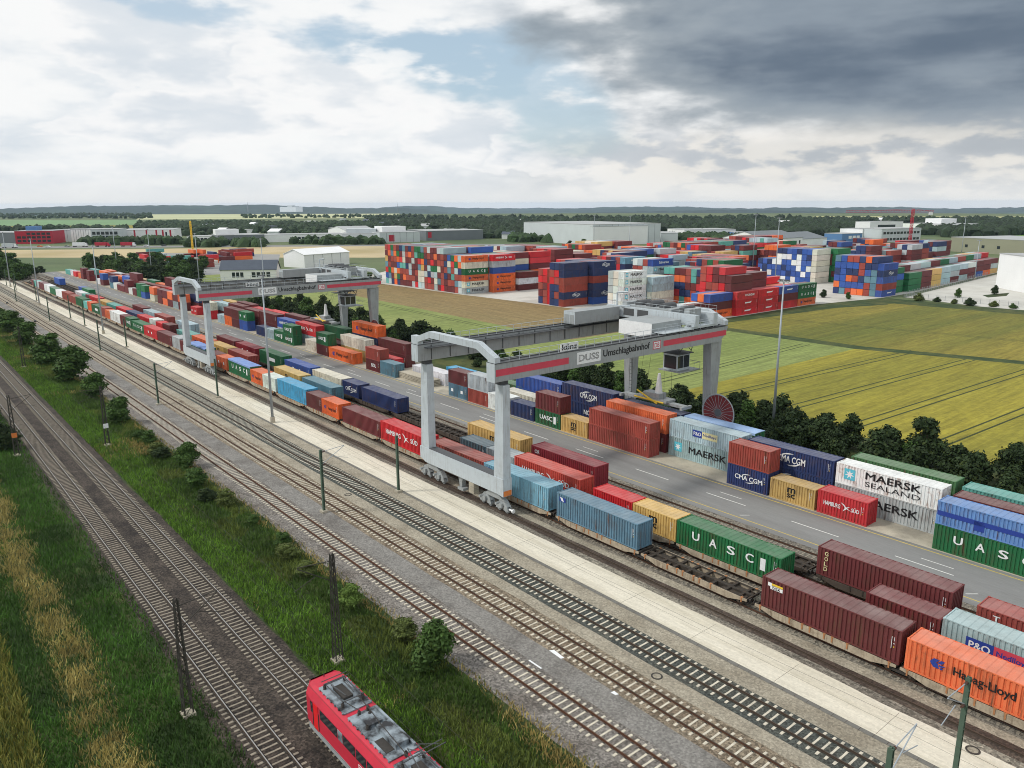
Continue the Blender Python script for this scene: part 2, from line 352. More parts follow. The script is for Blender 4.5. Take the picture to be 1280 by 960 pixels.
# ------------------------------------------------------------------ ground
def sheet(name, poly, z, m, label=None, kind='structure', parent=None):
    o = MB().poly([(x, y, z) for x, y in poly]).build(name, m, parent)
    if not parent: tag(o, label, None, None, kind)
    return o
def strip(name, y0, y1, z, m, x0=-640., x1=70., j0=0., j1=0., step=1.2, label=None):
    """long strip along the tracks; ragged edges where j0 / j1 > 0"""
    n = int((x1 - x0) / step) + 1
    xs = np.linspace(x0, x1, n)
    def edge(y, j):
        if not j: return np.full(n, y)
        e = np.zeros(n)
        for wl, am in ((19, .5), (7, .35), (2.6, .3)):
            k = max(3, int((x1 - x0) / wl)); e += am * np.interp(np.linspace(0, k - 1, n), np.arange(k), rng.normal(0, 1, k))
        return y + j * e
    a, b = edge(y0, j0), edge(y1, j1)
    v = np.zeros((n - 1, 4, 3)); v[:, 0, 0] = v[:, 3, 0] = xs[:-1]; v[:, 1, 0] = v[:, 2, 0] = xs[1:]
    v[:, 0, 1] = a[:-1]; v[:, 1, 1] = a[1:]; v[:, 2, 1] = b[1:]; v[:, 3, 1] = b[:-1]; v[:, :, 2] = z
    return tag(add(name, big_mesh(name, v.reshape(-1, 3), 4, m)), label, None, None, 'structure')

g = []
for i in range(72):
    an = 2 * math.pi * i / 72; g.append((3000 * math.cos(an), 3000 * math.sin(an)))
sheet('ground', g, -.06, MT['earth'], 'open farmland reaching to the hills')
strip('grass_verge', 4.2, 15.4, -.02, MT['grass'], label='grassy verge left of the dark main line')
strip('grass_verge', 22.2, 33.4, -.02, MT['grass'], label='grassy verge between the main line and the yard tracks')
BZ = .0
strip('ballast_bed', 14.4, 22.9, BZ, MT['ballast_dark'], j0=.28, j1=.25, label='dark ballast bed of the double main line')
strip('gravel_bed', 32.1, 39.6, BZ, MT['gravel_grey'], j0=.3, label='grey gravel bed of the first yard track')
strip('gravel_path', 37.0, 39.4, BZ + .004, MT['path_grey'], j0=.16, j1=.1, label='smooth grey path between two yard tracks')
strip('ballast_bed', 39.2, 43.2, BZ + .008, MT['ballast_brown'], j0=.1, j1=.2, label='brownish ballast bed of the second yard track')
strip('beige_path', 42.7, 44.6, BZ + .012, MT['beige_path'], j0=.2, j1=.05, label='beige strip between two yard tracks')
strip('ballast_bed', 44.15, 47.35, BZ + .016, MT['ballast_black'], j0=.07, j1=.07, label='blackish ballast bed of the third yard track')
strip('beige_path', 47.3, 49.3, BZ + .008, MT['beige_path'], label='beige strip beside the cable duct')
strip('yard_gravel', 53.2, 74.6, BZ, MT['yard_gravel'], label='dark gravel between the loading tracks')
strip('service_road', 49.2, 53.6, BZ + .004, MT['white_road'], j1=.12, label='dusty white service road along the crane rail')
strip('duct_line', 49.18, 49.62, .03, MT['dark_duct'], label='dark cable duct beside the service road')
strip('oily_strip', 54.35, 55.75, BZ + .012, MT['oily'], j0=.12, j1=.16, label='dark oily strip along the front crane rail')
strip('beige_path', 55.75, 56.9, BZ + .008, MT['beige_path'], j0=.14, j1=.12, label='pale strip between crane rail and front train')
strip('loading_road', 74.2, 84.0, .02, MT['asphalt'], x0=-500, label='grey asphalt loading road with lane markings')
strip('concrete_apron', 83.75, 97.2, .03, MT['concrete'], x0=-500, label='concrete apron under the parked containers')
strip('grass_verge', 97.2, 122, -.02, MT['grass_dark'], x0=-420, j1=.5, label='dark grass behind the container rows')
sr = [o for o in COL.objects if o.name.startswith('service_road')][0]
jn = MB()
jn.box(-500, 60, 51.55, 51.58, .0, .0075)
for x in np.arange(-500, 60, 8.0): jn.box(x, x + .03, 49.7, 53.3, .0, .0075)
jn.build('joint', mat('joint', S(128, 122, 110), .95, .1, 2), sr)
dl = [o for o in COL.objects if o.name.startswith('duct_line')][0]
dj = MB()
for x in np.arange(-300, 60, 1.0): dj.box(x, x + .03, 49.2, 49.6, .028, .0335)
dj.build('cover_joint', MT['oily'], dl)

def rail_mesh(x0, x1, g_=.0):
    mb = MB(); mb.box(x0, x1, -.036, .036, .155, .2, 1).box(x0, x1, -.012, .012, .07, .156, 0).box(x0, x1, -.07, .07, .05, .072, 0)
    return mb
def sleeper_mesh(m):
    mb = MB()
    ys = [(-1.3, .045, .115), (-1.0, .052, .125), (-.45, .035, .1), (0, .028, .09), (.45, .035, .1), (1.0, .052, .125), (1.3, .045, .115)]
    n = len(mb.v)
    for y, z, w in ys: mb.v += [(-w, y, -.05), (-w * .82, y, z), (w * .82, y, z), (w, y, -.05)]
    for i in range(len(ys) - 1):
        a = n + 4 * i; b = a + 4
        for k in range(3): mb.f.append((a + k, a + k + 1, b + k + 1, b + k)); mb.m.append(0)
    mb.f.append((n, n + 1, n + 2, n + 3)); mb.m.append(0); e = n + 4 * (len(ys) - 1); mb.f.append((e + 3, e + 2, e + 1, e)); mb.m.append(0)
    for s in (-1, 1): mb.box(-.09, .09, s * .752 - .17, s * .752 + .17, .03, .066, 1)
    return mb.mesh('sleeper', [m, MT['iron']])
SLM = {k: sleeper_mesh(MT[k]) for k in ('sleeper', 'sleeper_dim')}
def track(yc, x0, x1, n_ind, start, sp, smat, rmats, label):
    root = tag(add('railway_track', None, None, (0, yc, 0)), label, None, None, 'structure')
    rm = rail_mesh(x0, x1).mesh('rail', [MT[rmats[0]], MT[rmats[1]]])
    for s in (-1, 1): add('rail', rm, root, (0, s * .752, 0))
    xs = []
    x = x1
    while x > x0: xs.append(x); x -= sp
    near = [q for q in xs if q <= start][:n_ind]; nset = set(near)
    for q in near: add('sleeper', SLM[smat], root, (q + random.uniform(-.03, .03), random.uniform(-.02, .02), random.uniform(-.008, .006)), random.uniform(-.01, .01))
    rest = np.array([q for q in xs if q not in nset and q < start])
    if len(rest):
        src = SLM[smat]; vs = np.array([p.co[:] for p in src.vertices])
        tri = [];  mi = []
        src.calc_loop_triangles()
        idx = np.array([t.vertices[:] for t in src.loop_triangles]).ravel(); mid = np.array([t.material_index for t in src.loop_triangles], np.int32)
        base = vs[idx]
        allv = (base[None] + np.stack([rest, rest * 0, rest * 0], 1)[:, None]).reshape(-1, 3)
        o = add('sleepers_beyond', big_mesh('sleepers_beyond', allv, 3, [MT[smat], MT['iron']], mi=np.tile(mid, len(rest))), root); o['kind'] = 'stuff'
    return root
XL, XR = -640, 60
track(16.55, XL, XR, 300, -26, .61, 'sleeper_dim', ('rail_dull', 'rail_shiny'), 'left track of the dark main line')
track(20.78, XL, XR, 300, -26, .61, 'sleeper_dim', ('rail_dull', 'rail_shiny'), 'right track of the dark main line, under the red locomotive')
track(35.28, XL, XR, 290, -20, .645, 'sleeper', ('rail_rust', 'rail_rust'), 'rusty yard track on grey gravel next to the bushes')
track(40.9, XL, XR, 290, -16, .645, 'sleeper', ('rail_rust', 'rail_dull'), 'rusty yard track on brownish ballast')
track(45.88, XL, XR, 290, -14, .653, 'sleeper', ('rail_dull', 'rail_dull'), 'yard track on blackish ballast beside the white road')
track(58.6, -470, XR, 60, -6, .64, 'sleeper_dim', ('rail_rust', 'rail_dull'), 'loading track under the front train')
track(63.3, -470, XR, 60, -6, .64, 'sleeper_dim', ('rail_rust', 'rail_dull'), 'loading track under the middle train')
track(68.1, -470, XR, 60, -6, .64, 'sleeper_dim', ('rail_rust', 'rail_dull'), 'loading track under the rear train')
track(72.05, -470, XR, 200, -20, .64, 'sleeper_dim', ('rail_rust', 'rail_dull'), 'empty loading track beside the asphalt road')
for y in (55.05, 95.4):
    o = tag(add('crane_rail', rail_mesh(-500, 60).mesh('crane_rail', [MT['rail_dull'], MT['rail_dull']]), None, (0, y, -.03)), 'crane rail ' + ('in front of the trains' if y < 60 else 'behind the container rows'), None, None, 'structure')

# lane markings
mk = MB(); yl = MB()
def line(mb, x0, x1, y, w): mb.box(x0, x1, y - w / 2, y + w / 2, .02, .026)
line(yl, -500, 60, 75.35, .13); line(yl, -500, 60, 83.1, .15)
for x in np.arange(-490, 40, 12.0): line(mk, x + 2.0, x + 7.8, 79.1, .13)
for x in np.arange(-480, 40, 25.0):
    line(mk, x, x + 3.2, 80.6 + .05, .1)
    mk.poly([(x + 6, 76.0, .026), (x + 6.15, 76.0, .026), (x + 6.9, 76.9, .026), (x + 6.75, 76.9, .026)])
lr = [o for o in COL.objects if o.name.startswith('loading_road')][0]
mk.build('lane_marking', MT['white_line'], lr); yl.build('edge_line', MT['yellow_line'], lr)

# ------------------------------------------------------------------ containers
CW = 2.438
def box_body(L_, H, door):
    mb = MB(); hx, hy = L_ / 2, CW / 2
    d = .085
    def corr(n, length, put):                       # trapezoid profile
        per = length / n; xs = []
        for i in range(n):
            a = -length / 2 + i * per
            xs += [(a, 0), (a + per * .5, 0), (a + per * .62, 1), (a + per * .88, 1)]
        xs.append((length / 2, 0))
        for (a, s), (b, t) in zip(xs[:-1], xs[1:]): put(a, s, b, t)
    n = int(round((L_ - .3) / .37)); z0, z1 = .15, H - .1
    for s in (-1, 1):
        corr(n, L_ - .3, lambda a, k, b, t: mb.poly([(a, s * (hy - .02 - d * k), z0), (b, s * (hy - .02 - d * t), z0), (b, s * (hy - .02 - d * t), z1), (a, s * (hy - .02 - d * k), z1)]))
    for s in ((-1,) if door else (-1, 1)):
        corr(6, CW - .3, lambda a, k, b, t: mb.poly([(s * (hx - .03 - d * k), a, z0), (s * (hx - .03 - d * t), b, z0), (s * (hx - .03 - d * t), b, z1), (s * (hx - .03 - d * k), a, z1)]))
    for sx in (-1, 1):
        for sy in (-1, 1):
            x0, x1 = sorted((sx * hx, sx * (hx - .16))); y0, y1 = sorted((sy * hy, sy * (hy - .14)))
            mb.box(x0, x1, y0, y1, .118, H - .118)
            for zz in (0, H - .118):
                xa, xb = sorted((sx * (hx + .004), sx * (hx - .178))); ya, yb = sorted((sy * (hy + .004), sy * (hy - .162)))
                mb.box(xa, xb, ya, yb, zz, zz + .118, 1)
    for sy in (-1, 1):
        y0, y1 = sorted((sy * (hy - .004), sy * (hy - .07)))
        mb.box(-hx + .17, hx - .17, y0, y1, .02, .16); mb.box(-hx + .17, hx - .17, y0, y1, H - .11, H - .025)
    for sx in (-1, 1):
        x0, x1 = sorted((sx * (hx - .004), sx * (hx - .1)))
        mb.box(x0, x1, -hy + .15, hy - .15, .02, .16); mb.box(x0, x1, -hy + .15, hy - .15, H - .12, H - .02)
    mb.box(-hx + .1, hx - .1, -hy + .06, hy - .06, .05, .12)
    if door: mb.box(hx - .14, hx - .12, -hy + .1, hy - .1, .1, H - .1)
    return mb
def roof_panel(L_, H):
    mb = MB(); hx, hy = L_ / 2 - .09, CW / 2 - .05
    n = int(round(L_ / .6)); per = 2 * hx / n
    for i in range(n):
        a = -hx + i * per
        pts = [(a, 0), (a + per * .3, 0), (a + per * .42, 1), (a + per * .88, 1), (a + per, 0)]
        for (q, s), (r, t) in zip(pts[:-1], pts[1:]):
            mb.poly([(q, -hy, H - .075 + .045 * s), (r, -hy, H - .075 + .045 * t), (r, hy, H - .075 + .045 * t), (q, hy, H - .075 + .045 * s)])
    return mb
def door_leaf(H):
    mb = MB(); w = CW / 2 - .13
    mb.box(-.035, 0, .01, w, .17, H - .13)
    for k in range(4):
        z = .3 + k * (H - .5) / 4; mb.box(0, .02, .08, w - .08, z, z + .32)
    return mb
def lock_rods(H):
    mb = MB(); w = CW / 2 - .13
    for y in (w * .32, w * .74):
        mb.tube((.045, y, .12), (.045, y, H - .1), .022, n=6); mb.box(.03, .07, y - .16, y + .05, 1.05, 1.11)
        for z in (.25, .9, 1.6, H - .3): mb.box(0, .06, y - .06, y + .06, z, z + .07)
    return mb
BOXM = {}
def box_meshes(ft, hc):
    k = (ft, hc)
    if k not in BOXM:
        L_ = 6.058 if ft == 20 else 12.192; H = 2.896 if hc else 2.591
        BOXM[k] = dict(L=L_, H=H, body=box_body(L_, H, False).mesh('container_body', [MT['box'], MT['casting']]),
                       bodyd=box_body(L_, H, True).mesh('container_body_door', [MT['box'], MT['casting']]),
                       bodyr=box_body(L_, H, False).mesh('container_body_rusty', [MT['box_rusty'], MT['casting']]),
                       roof=roof_panel(L_, H).mesh('roof_panel', MT['box_roof']), door=door_leaf(H).mesh('door', MT['box']), rods=lock_rods(H).mesh('lock_rods', MT['casting']))
    return BOXM[k]
TXT = {}
def text_mesh(s, mname, bold=.004):
    k = (s, mname, bold > .002, bold > .5)
    if k not in TXT:
        cu_ = bpy.data.curves.new('lettering', 'FONT'); cu_.body = s; cu_.size = 1; cu_.offset = 0
        if bold >= .5: cu_.fill_mode = 'NONE'; cu_.bevel_depth = .022; cu_.bevel_resolution = 0
        cu_.fill_mode = cu_.fill_mode; cu_.resolution_u = 3; cu_.align_x = 'CENTER'
        ob = bpy.data.objects.new('tmp', cu_); COL.objects.link(ob)
        dg = bpy.context.evaluated_depsgraph_get(); me = bpy.data.meshes.new_from_object(ob.evaluated_get(dg))
        bpy.data.objects.remove(ob); bpy.data.curves.remove(cu_)
        co = np.array([v.co[:] for v in me.vertices]); mn, mx = co.min(0), co.max(0)
        co[:, 0] = (co[:, 0] - (mn[0] + mx[0]) / 2) / (mx[0] - mn[0]); co[:, 1] = (co[:, 1] - mn[1]) / (mx[1] - mn[1]); co[:, 2] = 0
        me.vertices.foreach_set('co', co.ravel().astype(np.float32)); me.materials.clear(); me.materials.append(MT[mname]); me.name = 'lettering'; me.update()
        if bold > .002 and bold < .5:
            src = co; fs = [tuple(p.vertices) for p in me.polygons]; w_ = mx[0] - mn[0]; h_ = mx[1] - mn[1]; vv = []; ff = []
            for q, (ax, ay) in enumerate(((0, 0), (1, 0), (-1, 0), (0, 1), (0, -1))):
                c2 = src.copy(); c2[:, 0] += ax * .022 / w_; c2[:, 1] += ay * .014 / h_; c2[:, 2] += .0012 * q; ff += [tuple(i + len(vv) for i in f) for f in fs]; vv += [tuple(p) for p in c2]
            me = bpy.data.meshes.new('lettering'); me.from_pydata(vv, [], ff); me.materials.append(MT[mname]); me.update()
        TXT[k] = me
    return TXT[k]
def side_text(par, s, mname, x, z, w, h, y=-CW / 2 - .008, bold=.004, name='lettering'):
    o = add(name, text_mesh(s, mname, bold), par, (x, y, z), 0, (w, h, 1)); o.rotation_euler = (math.pi / 2, 0, 0); return o
FLAT = {}
def side_shape(par, key, polys, x, z, s=1., y=-CW / 2 - .006, name='logo'):
    """flat painted mark: polys = [(points (x,z), material)]"""
    if key not in FLAT:
        mb = MB(); ms = []
        for i, (pts, mn) in enumerate(polys):
            if mn not in ms: ms.append(mn)
            mb.poly([(p[0], -.002 * i, p[1]) for p in pts], ms.index(mn))
        me = bpy.data.meshes.new(name); me.from_pydata(mb.v, [], mb.f)
        for q in ms: me.materials.append(MT[q])
        me.polygons.foreach_set('material_index', mb.m); FLAT[key] = me
    return add(name, FLAT[key], par, (x, y, z), 0, (s, 1, s))
def rect(x0, x1, z0, z1): return [(x0, z0), (x1, z0), (x1, z1), (x0, z1)]
def arc(r, a0, a1, w, n=8, sq=.55):
    o = [(r * math.cos(R(a0 + (a1 - a0) * i / n)), sq * r * math.sin(R(a0 + (a1 - a0) * i / n))) for i in range(n + 1)]
    q = [((r - w) * math.cos(R(a0 + (a1 - a0) * i / n)), (sq * r - w * .55 * math.sin(math.pi * i / n)) * math.sin(R(a0 + (a1 - a0) * i / n))) for i in range(n + 1)]
    return o + q[::-1]
STAR = [((.44 if i % 2 == 0 else .17) * math.sin(math.pi * i / 7), (.44 if i % 2 == 0 else .17) * math.cos(math.pi * i / 7)) for i in range(14)]
def starbox(p, x, z, s): return side_shape(p, 'star', [(rect(-.5, .5, -.5, .5), 'sky_paint'), (STAR, 'white_paint')], x, z, s)
def marks(p, style, L_, H):
    k = L_ / 12.192; hx = L_ / 2; zc = H * .5
    if style == 'HLl': marks(p, 'HLlogo', L_, H); side_text(p, 'Hapag-Lloyd', 'black_paint', -hx + 5.5, zc - .35, 4.1, .86, bold=.008)
    if style in ('HL', 'HLlogo'):
        lx = -hx + 2.3 if style == 'HLlogo' else -L_ * .29
        side_shape(p, 'hl', [([(-.62, 0), (-.3, .42), (.18, .42), (-.1, .1), (.1, -.1), (.18, -.42), (-.3, -.42)], 'blue_paint'), ([(.0, .08), (.3, .42), (.62, .42), (.36, .08)], 'blue_paint'), ([(.12, -.02), (.7, -.02), (.42, -.2), (.2, -.2)], 'blue_paint'), ([(.26, -.26), (.56, -.26), (.4, -.44), (.26, -.44)], 'blue_paint')], lx, zc + (.2 if style == 'HLlogo' else 0), (.85 if style == 'HLlogo' else 1.05) * (k if k > .6 else .62))
        if style == 'HL': side_text(p, 'Hapag-Lloyd', 'black_paint', L_ * .06 if k > .6 else L_ * .12, zc - .42, L_ * .47, .95 if k > .6 else .7)
    elif style in ('HS', 'HSs'):
        t = 'white_paint'; s = 1 if k > .6 else .72
        side_text(p, 'HAMBURG', t, -L_ * .2, zc - .2, L_ * .34, .72 * s)
        side_text(p, 'SÜD', t, L_ * .27, zc - .2, L_ * .15, .8 * s)
        side_shape(p, 'hs', [([(-.85, .62), (-.3, .42), (0, .08), (.55, .3), (.16, -.02), (.85, -.34), (.1, -.14), (-.45, -.62), (-.16, -.06), (-.3, .2)], t)], L_ * .085, zc + .1, 1.15 * s)
    elif style == 'UASC':
        for i, c in enumerate('UASC'): side_text(p, c, 'white_paint', -hx + L_ * (.2 + .175 * i), zc - .2, .85, .85, bold=.008)
        side_shape(p, 'ust', [(rect(-.28, .28, -.62, .62), 'white_paint')], L_ * .345, zc + .05)
    elif style == 'UASCs':
        side_text(p, 'UASC', 'white_paint', -.35, zc - .25, 3.1, .75, bold=.008); side_shape(p, 'ust', [(rect(-.28, .28, -.62, .62), 'white_paint')], 1.75, zc + .05)
    elif style in ('CMA', 'CMAs'):
        s = 1 if k > .6 else .72
        side_text(p, 'CMA CGM', 'white_paint', L_ * .03, zc - .42 * s, 3.9 if k > .6 else 4.0, .85 * s, bold=.008)
        side_shape(p, 'cma', [(arc(1.0, 70, 150, .2), 'white_paint'), (arc(1.0, 250, 330, .2), 'white_paint')], L_ * .02, zc, 1.5 * s)
    elif style == 'MSC':
        side_text(p, 'm', 'black_paint', -.1, zc + .02, 1.05, .62, bold=.01); side_text(p, 'sc', 'black_paint', -.1, zc - .62, 1.05, .52, bold=.01)
    elif style in ('MAERSK', 'SEALAND'):
        two = style == 'SEALAND'
        starbox(p, -L_ * .36, zc + .15, 1.35)
        side_text(p, 'MAERSK', 'black_paint', L_ * .06, zc + (.12 if two else -.35), L_ * .52, .85 if two else .95, bold=.006)
        if two: side_text(p, 'SEALAND', 'black_paint', L_ * .06, zc - .78, L_ * .52, .62, bold=.002)
    elif style == 'PO':
        side_shape(p, 'po', [(rect(-1.9, -.3, -.5, .5), 'blue_paint'), (rect(-.3, 2.3, -.5, .5), 'pale_yellow')], 0, zc + .1, 1)
        side_text(p, 'P&O', 'white_paint', -1.1, zc - .15, 1.25, .5, -CW / 2 - .012); side_text(p, 'Nedlloyd', 'blue_paint', 1.0, zc - .15, 2.2, .5, -CW / 2 - .012)
    elif style == 'POr':
        side_shape(p, 'por', [(rect(-1.9, -.1, -.5, .5), 'blue_paint'), (rect(-.1, 2.3, -.5, .5), 'red_stripe')], -2.2, zc + .1, 1.1)
        side_text(p, 'P&O', 'white_paint', -3.3, zc - .2, 1.5, .6, -CW / 2 - .012); side_text(p, 'Nedlloyd', 'blue_paint', -1.0, zc - .2, 2.2, .55, -CW / 2 - .012)
    elif style == 'GOLD':
        for i, c in enumerate('GOLD'): side_text(p, c, 'pale_yellow', -hx + .9, H - .75 - i * .52, .34, .4)
    elif style == 'TEX':
        side_shape(p, 'tex', [(rect(-.9, -.45, .0, .42), 'white_paint'), (rect(-.45, .9, .16, .4), 'yellow_paint'), (rect(-.6, .9, -.3, .12), 'white_paint')], -hx + 1.3, H - .7, .8)
        side_text(p, 'tex', 'black_paint', -hx + 1.4, H - .9, .8, .3, -CW / 2 - .012)
    elif style == 'TAG':
        side_shape(p, 'tag', [(rect(-.62, .62, -.34, .34), 'blue_paint'), ([(-.5, .3), (.0, .26), (.3, -.28), (-.2, -.2)], 'white_paint')], -hx + .95, H - .68, .8)
    elif style == 'SAF': side_text(p, 'Safmarine', 'white_paint', .5, zc - .35, 5.6, .9, bold=.006)
    elif style == 'HYU': side_text(p, 'HYUNDAI', 'white_paint', 1.2, zc - .3, 5.2, .7, bold=.008)
    elif style == 'NOL': side_text(p, 'NOL', 'white_paint', .4, zc - .35, 2.0, .8, bold=.01)
    elif style == 'SWOOSH': side_shape(p, 'swoosh', [([(-2.4, -.3), (1.6, -.25), (2.5, .5), (1.2, .25), (-2.3, .25)], 'white_paint')], .6, zc + .1, .8)
    elif style == 'CAP': side_text(p, 'CAI', 'white_paint', -hx + 5.6, zc + .2, 1.7, .6)
    elif style == 'OR': side_text(p, 'OR', 'white_paint', -hx + 1.2, H - .95, .95, .5, bold=.01)
    elif style == 'TI':
        for i, c in enumerate('TI'): side_text(p, c, 'white_paint', -hx + 1.5, H - .85 - i * .55, .5, .45, bold=.01)
    elif style == 'BAND':
        side_shape(p, 'band', [(rect(-6.0, 6.0, -.15, .35), 'blue_paint')], 0, zc - .1); side_shape(p, 'bandp', [(rect(-.5, .5, -.5, .5), 'blue_paint')], -1.9, zc - .35, 1.)
    elif style == 'LABEL': side_shape(p, 'wlab', [(rect(-1.9, 1.9, -.4, .4), 'white_paint')], .6, zc, 1)
    elif style == 'DOTS': side_shape(p, 'dots', [(rect(-2.2, -1.5, -.3, .3), 'white_paint'), (rect(.9, 1.6, -.3, .3), 'white_paint')], 0, zc, 1)
    if style not in ('BAND', 'HLlogo'):
        side_shape(p, 'idm', [(rect(-.02, .02, -.45, .7), 'white_paint'), (rect(.2, .235, .3, .68), 'white_paint'), (rect(.17, .27, -.3, -.2), 'yellow_paint'), (rect(.17, .26, .02, .1), 'white_paint')], hx - .7, zc + .15, .9, name='id_marks')

PAL = {'M': ('maroon', S(112, 46, 48)), 'B': ('rust red', S(164, 72, 60)), 'R': ('bright red', S(214, 40, 48)), 'O': ('orange', S(240, 112, 52)), 'o': ('red-orange', S(216, 78, 62)),
       'G': ('green', S(32, 110, 66)), 'g': ('teal', S(98, 176, 164)), 'T': ('tan', S(214, 176, 104)), 'N': ('navy blue', S(42, 60, 106)), 'b': ('blue', S(54, 92, 172)),
       's': ('slate blue', S(98, 138, 156)), 'd': ('dark slate', S(84, 106, 116)), 'l': ('pale blue-grey', S(176, 200, 206)), 'L': ('light blue', S(128, 184, 206)), 'W': ('white', S(236, 240, 238)),
       'c': ('cream', S(224, 220, 202)), 'C': ('cyan', S(70, 172, 220)), 'k': ('grey', S(186, 194, 196)), 'D': ('dark red', S(150, 32, 48)), 'a': ('mid blue', S(104, 146, 200)), 'p': ('olive green', S(84, 128, 84))}
BOXES = []      # every container: dict(x, y, z, ft, hc, c, style, row, rz, door, tarp, info)
def bx(x, y, z, ft, c, style='', row='', info='', rz=0., hc=None, door=None, tarp=False, rusty=False):
    hc = (random.random() < .4) if hc is None else hc
    BOXES.append(dict(x=x, y=y, z=z, ft=ft, hc=hc, c=c, style=style, row=row, info=info, rz=rz, door=(random.random() < .45) if door is None else door, tarp=tarp, rusty=rusty))
    return 2.896 if hc else 2.591

def row_items(spec):
    out = []
    for it in spec.split(';'):
        p = it.split()
        if p: out.append((float(p[0]), int(p[1]), p[2], p[3] if len(p) > 3 else ''))
    return out
WZ = 1.17
T1 = row_items('-21.6 40 O HLl;-34.2 40 M TEX;-61 40 s TAG;-74.7 40 L TAG;-87 40 B;-100.6 40 R HS;-113 40 M;-120.5 20 O HL;-126.6 20 M;-139 40 C;-146.2 20 W;-152.4 20 O HL;-164.7 40 G UASC;-171.9 20 O DOTS;-178.1 20 M;-191.2 40 G UASC;-197.6 20 M;-203.8 20 k;-216.6 40 M;-229.3 40 R DOTS;-241.8 40 G UASC;-248.5 20 G UASCs;-254.7 20 M;-267 40 W;-273.3 20 O;-279.6 20 B;-292 40 G LABEL;-298.2 20 O;-304.4 20 g;-316.8 40 G;-329 40 B;-341.3 40 B;-347.6 20 W;-353.8 20 W;-366.2 40 G LABEL;-372.4 20 W;-378.6 20 W;-391 40 M;-397.2 20 k;-403.4 20 g;-409.6 20 M')
T2 = row_items('-20.9 40 l POr;-27.1 20 M;-47.4 40 G UASC;-53.6 20 T MSC;-59.8 20 R;-74.2 40 o HS;-80.2 20 k;-86.4 20 d;-138.3 40 s;-151.7 40 T MSC;-177.8 40 B;-190.2 40 T MSC;-203.3 40 O HL;-215.6 40 g;-228.1 20 M;-234.6 20 R;-241 20 W;-254 40 R;-266.6 40 N SWOOSH;-279.4 40 R;-292 40 g DOTS;-304.6 40 T;-317.6 40 R;-323.9 20 M;-330.2 20 g;-342.5 40 W')
T3 = row_items('-20.1 40 B TI;-34.2 40 M GOLD;-76.3 40 D OR;-91 40 T MSC;-123.6 40 N;-131 20 N CMAs;-143.8 40 c DOTS;-157.3 40 b DOTS;-171.1 40 G LABEL;-185.8 40 D DOTS;-199 40 M;-231.6 40 l;-253.2 40 B;-265.5 40 l;-278.2 40 M;-354 40 G;-360.5 20 b;-412 40 b LABEL')
HCSET = {(-34.2, 'M'), (-61.0, 's'), (-74.7, 'L'), (-87., 'B'), (-100.6, 'R'), (-139., 'C'), (-164.7, 'G'), (-191.2, 'G'), (-76.3, 'D'), (-91., 'T'), (-74.2, 'o'), (-20.9, 'l'), (-267., 'W'), (-171.1, 'G')}
for lst, yc, nm in ((T1, 58.6, 'front train'), (T2, 63.3, 'middle train'), (T3, 68.1, 'rear train')):
    for i, (x, ft, c, st) in enumerate(lst):
        bx(x + (3.03 if ft == 20 else 6.1), yc, WZ, ft, c, st, nm, f', {nth(i)} from right on the {nm}', hc=(x, c) in HCSET or (x < -200 and random.random() < .4),
           tarp=c == 'G' and x in (-164.7, -191.2), door=(True if (x, c) in ((-74.7, 'L'), (-123.6, 'N')) else False if (x > -62 and nm == 'front train') else None))
def stacks(spec, y, nm, gname):
    i = 0
    for it in spec.split(';'):
        p = it.split()
        if not p: continue
        x, ft = float(p[0]), int(p[1]); z = .03; tiers = p[2].split(',')
        for t, q in enumerate(tiers):
            st = q[1:]
            where = '' if len(tiers) == 1 else (', lower one' if t == 0 else ', upper one' if t == len(tiers) - 1 else ', middle one')
            z += bx(x + (3.03 if ft == 20 else 6.1), y + CW / 2, z, ft, q[0], st.replace('*', '').replace('^', ''), nm, f', {nth(i)} pile from right, {gname}{where}', tarp='^' in st and t == len(tiers) - 1, rusty='*' in st)
        i += 1
stacks('-30.3 40 GUASC,aBAND;-43.6 20 RHSs;-50 20 TMSC;-56.4 20 NCMAs,B;-82.1 40 B,B;-88.5 20 TMSC;-94.8 20 GUASCs,M;-101.4 20 N;-107.8 20 W;-114 20 B,k;-120.3 20 sDOTS,M;-146.3 20 s;-152.6 20 MNOL,B;-170.8 40 OHL;-177.3 20 M,GUASCs;-183.6 20 c*;-197 20 GUASCs,GUASCs;-203.3 20 GUASCs;-209.6 20 l;-215.9 20 N;-228.6 20 b,GDOTS;-234.8 20 M,M;-241 20 O,M;-247.2 20 l;-259.5 20 R,c;-273 20 RDOTS;-286.5 20 M,O;-292.7 20 l,M;-299 20 M,O;-305.2 20 O,M;-311.5 20 M,M;-321.5 20 c,O;-334 20 b,G;-340.3 20 G,G;-346.6 20 M;-352.8 20 W;-359 20 M,M;-371.5 40 M;-377.8 20 W;-384 20 s,N;-402 20 M,b;-408.3 20 W;-430 20 M,M;-443 20 M,M;-449.3 20 O;-461 20 R;-468 20 W;-481 40 g',
       84.0, 'kerb row', 'kerb row')
stacks('-17.6 40 M,N;-30.2 40 M,M;-43.5 40 kMAERSK,WSEALAND*;-56 40 NCMA,NCMA;-69.2 40 lMAERSK,lPO;-82 40 M,O;-108 40 c;-139 40 W;-152.6 20 R;-171.5 40 T,c;-184 40 M;-197.2 40 l,RHS;-209.4 40 W,bHS;-222 40 M,M;-234.6 40 M,M;-247 40 M,M;-259.6 40 M,l;-272 40 M,B;-288 40 M,N;-300.5 40 M,O;-313 40 M,R;-326 40 M,B;-338.5 40 G,M;-351 40 M,M;-364 40 M,M,M;-377 40 N,b;-390 40 G,O;-403 40 W,M;-420 40 B,O;-440 40 M,g',
       87.7, 'second row', 'second row')
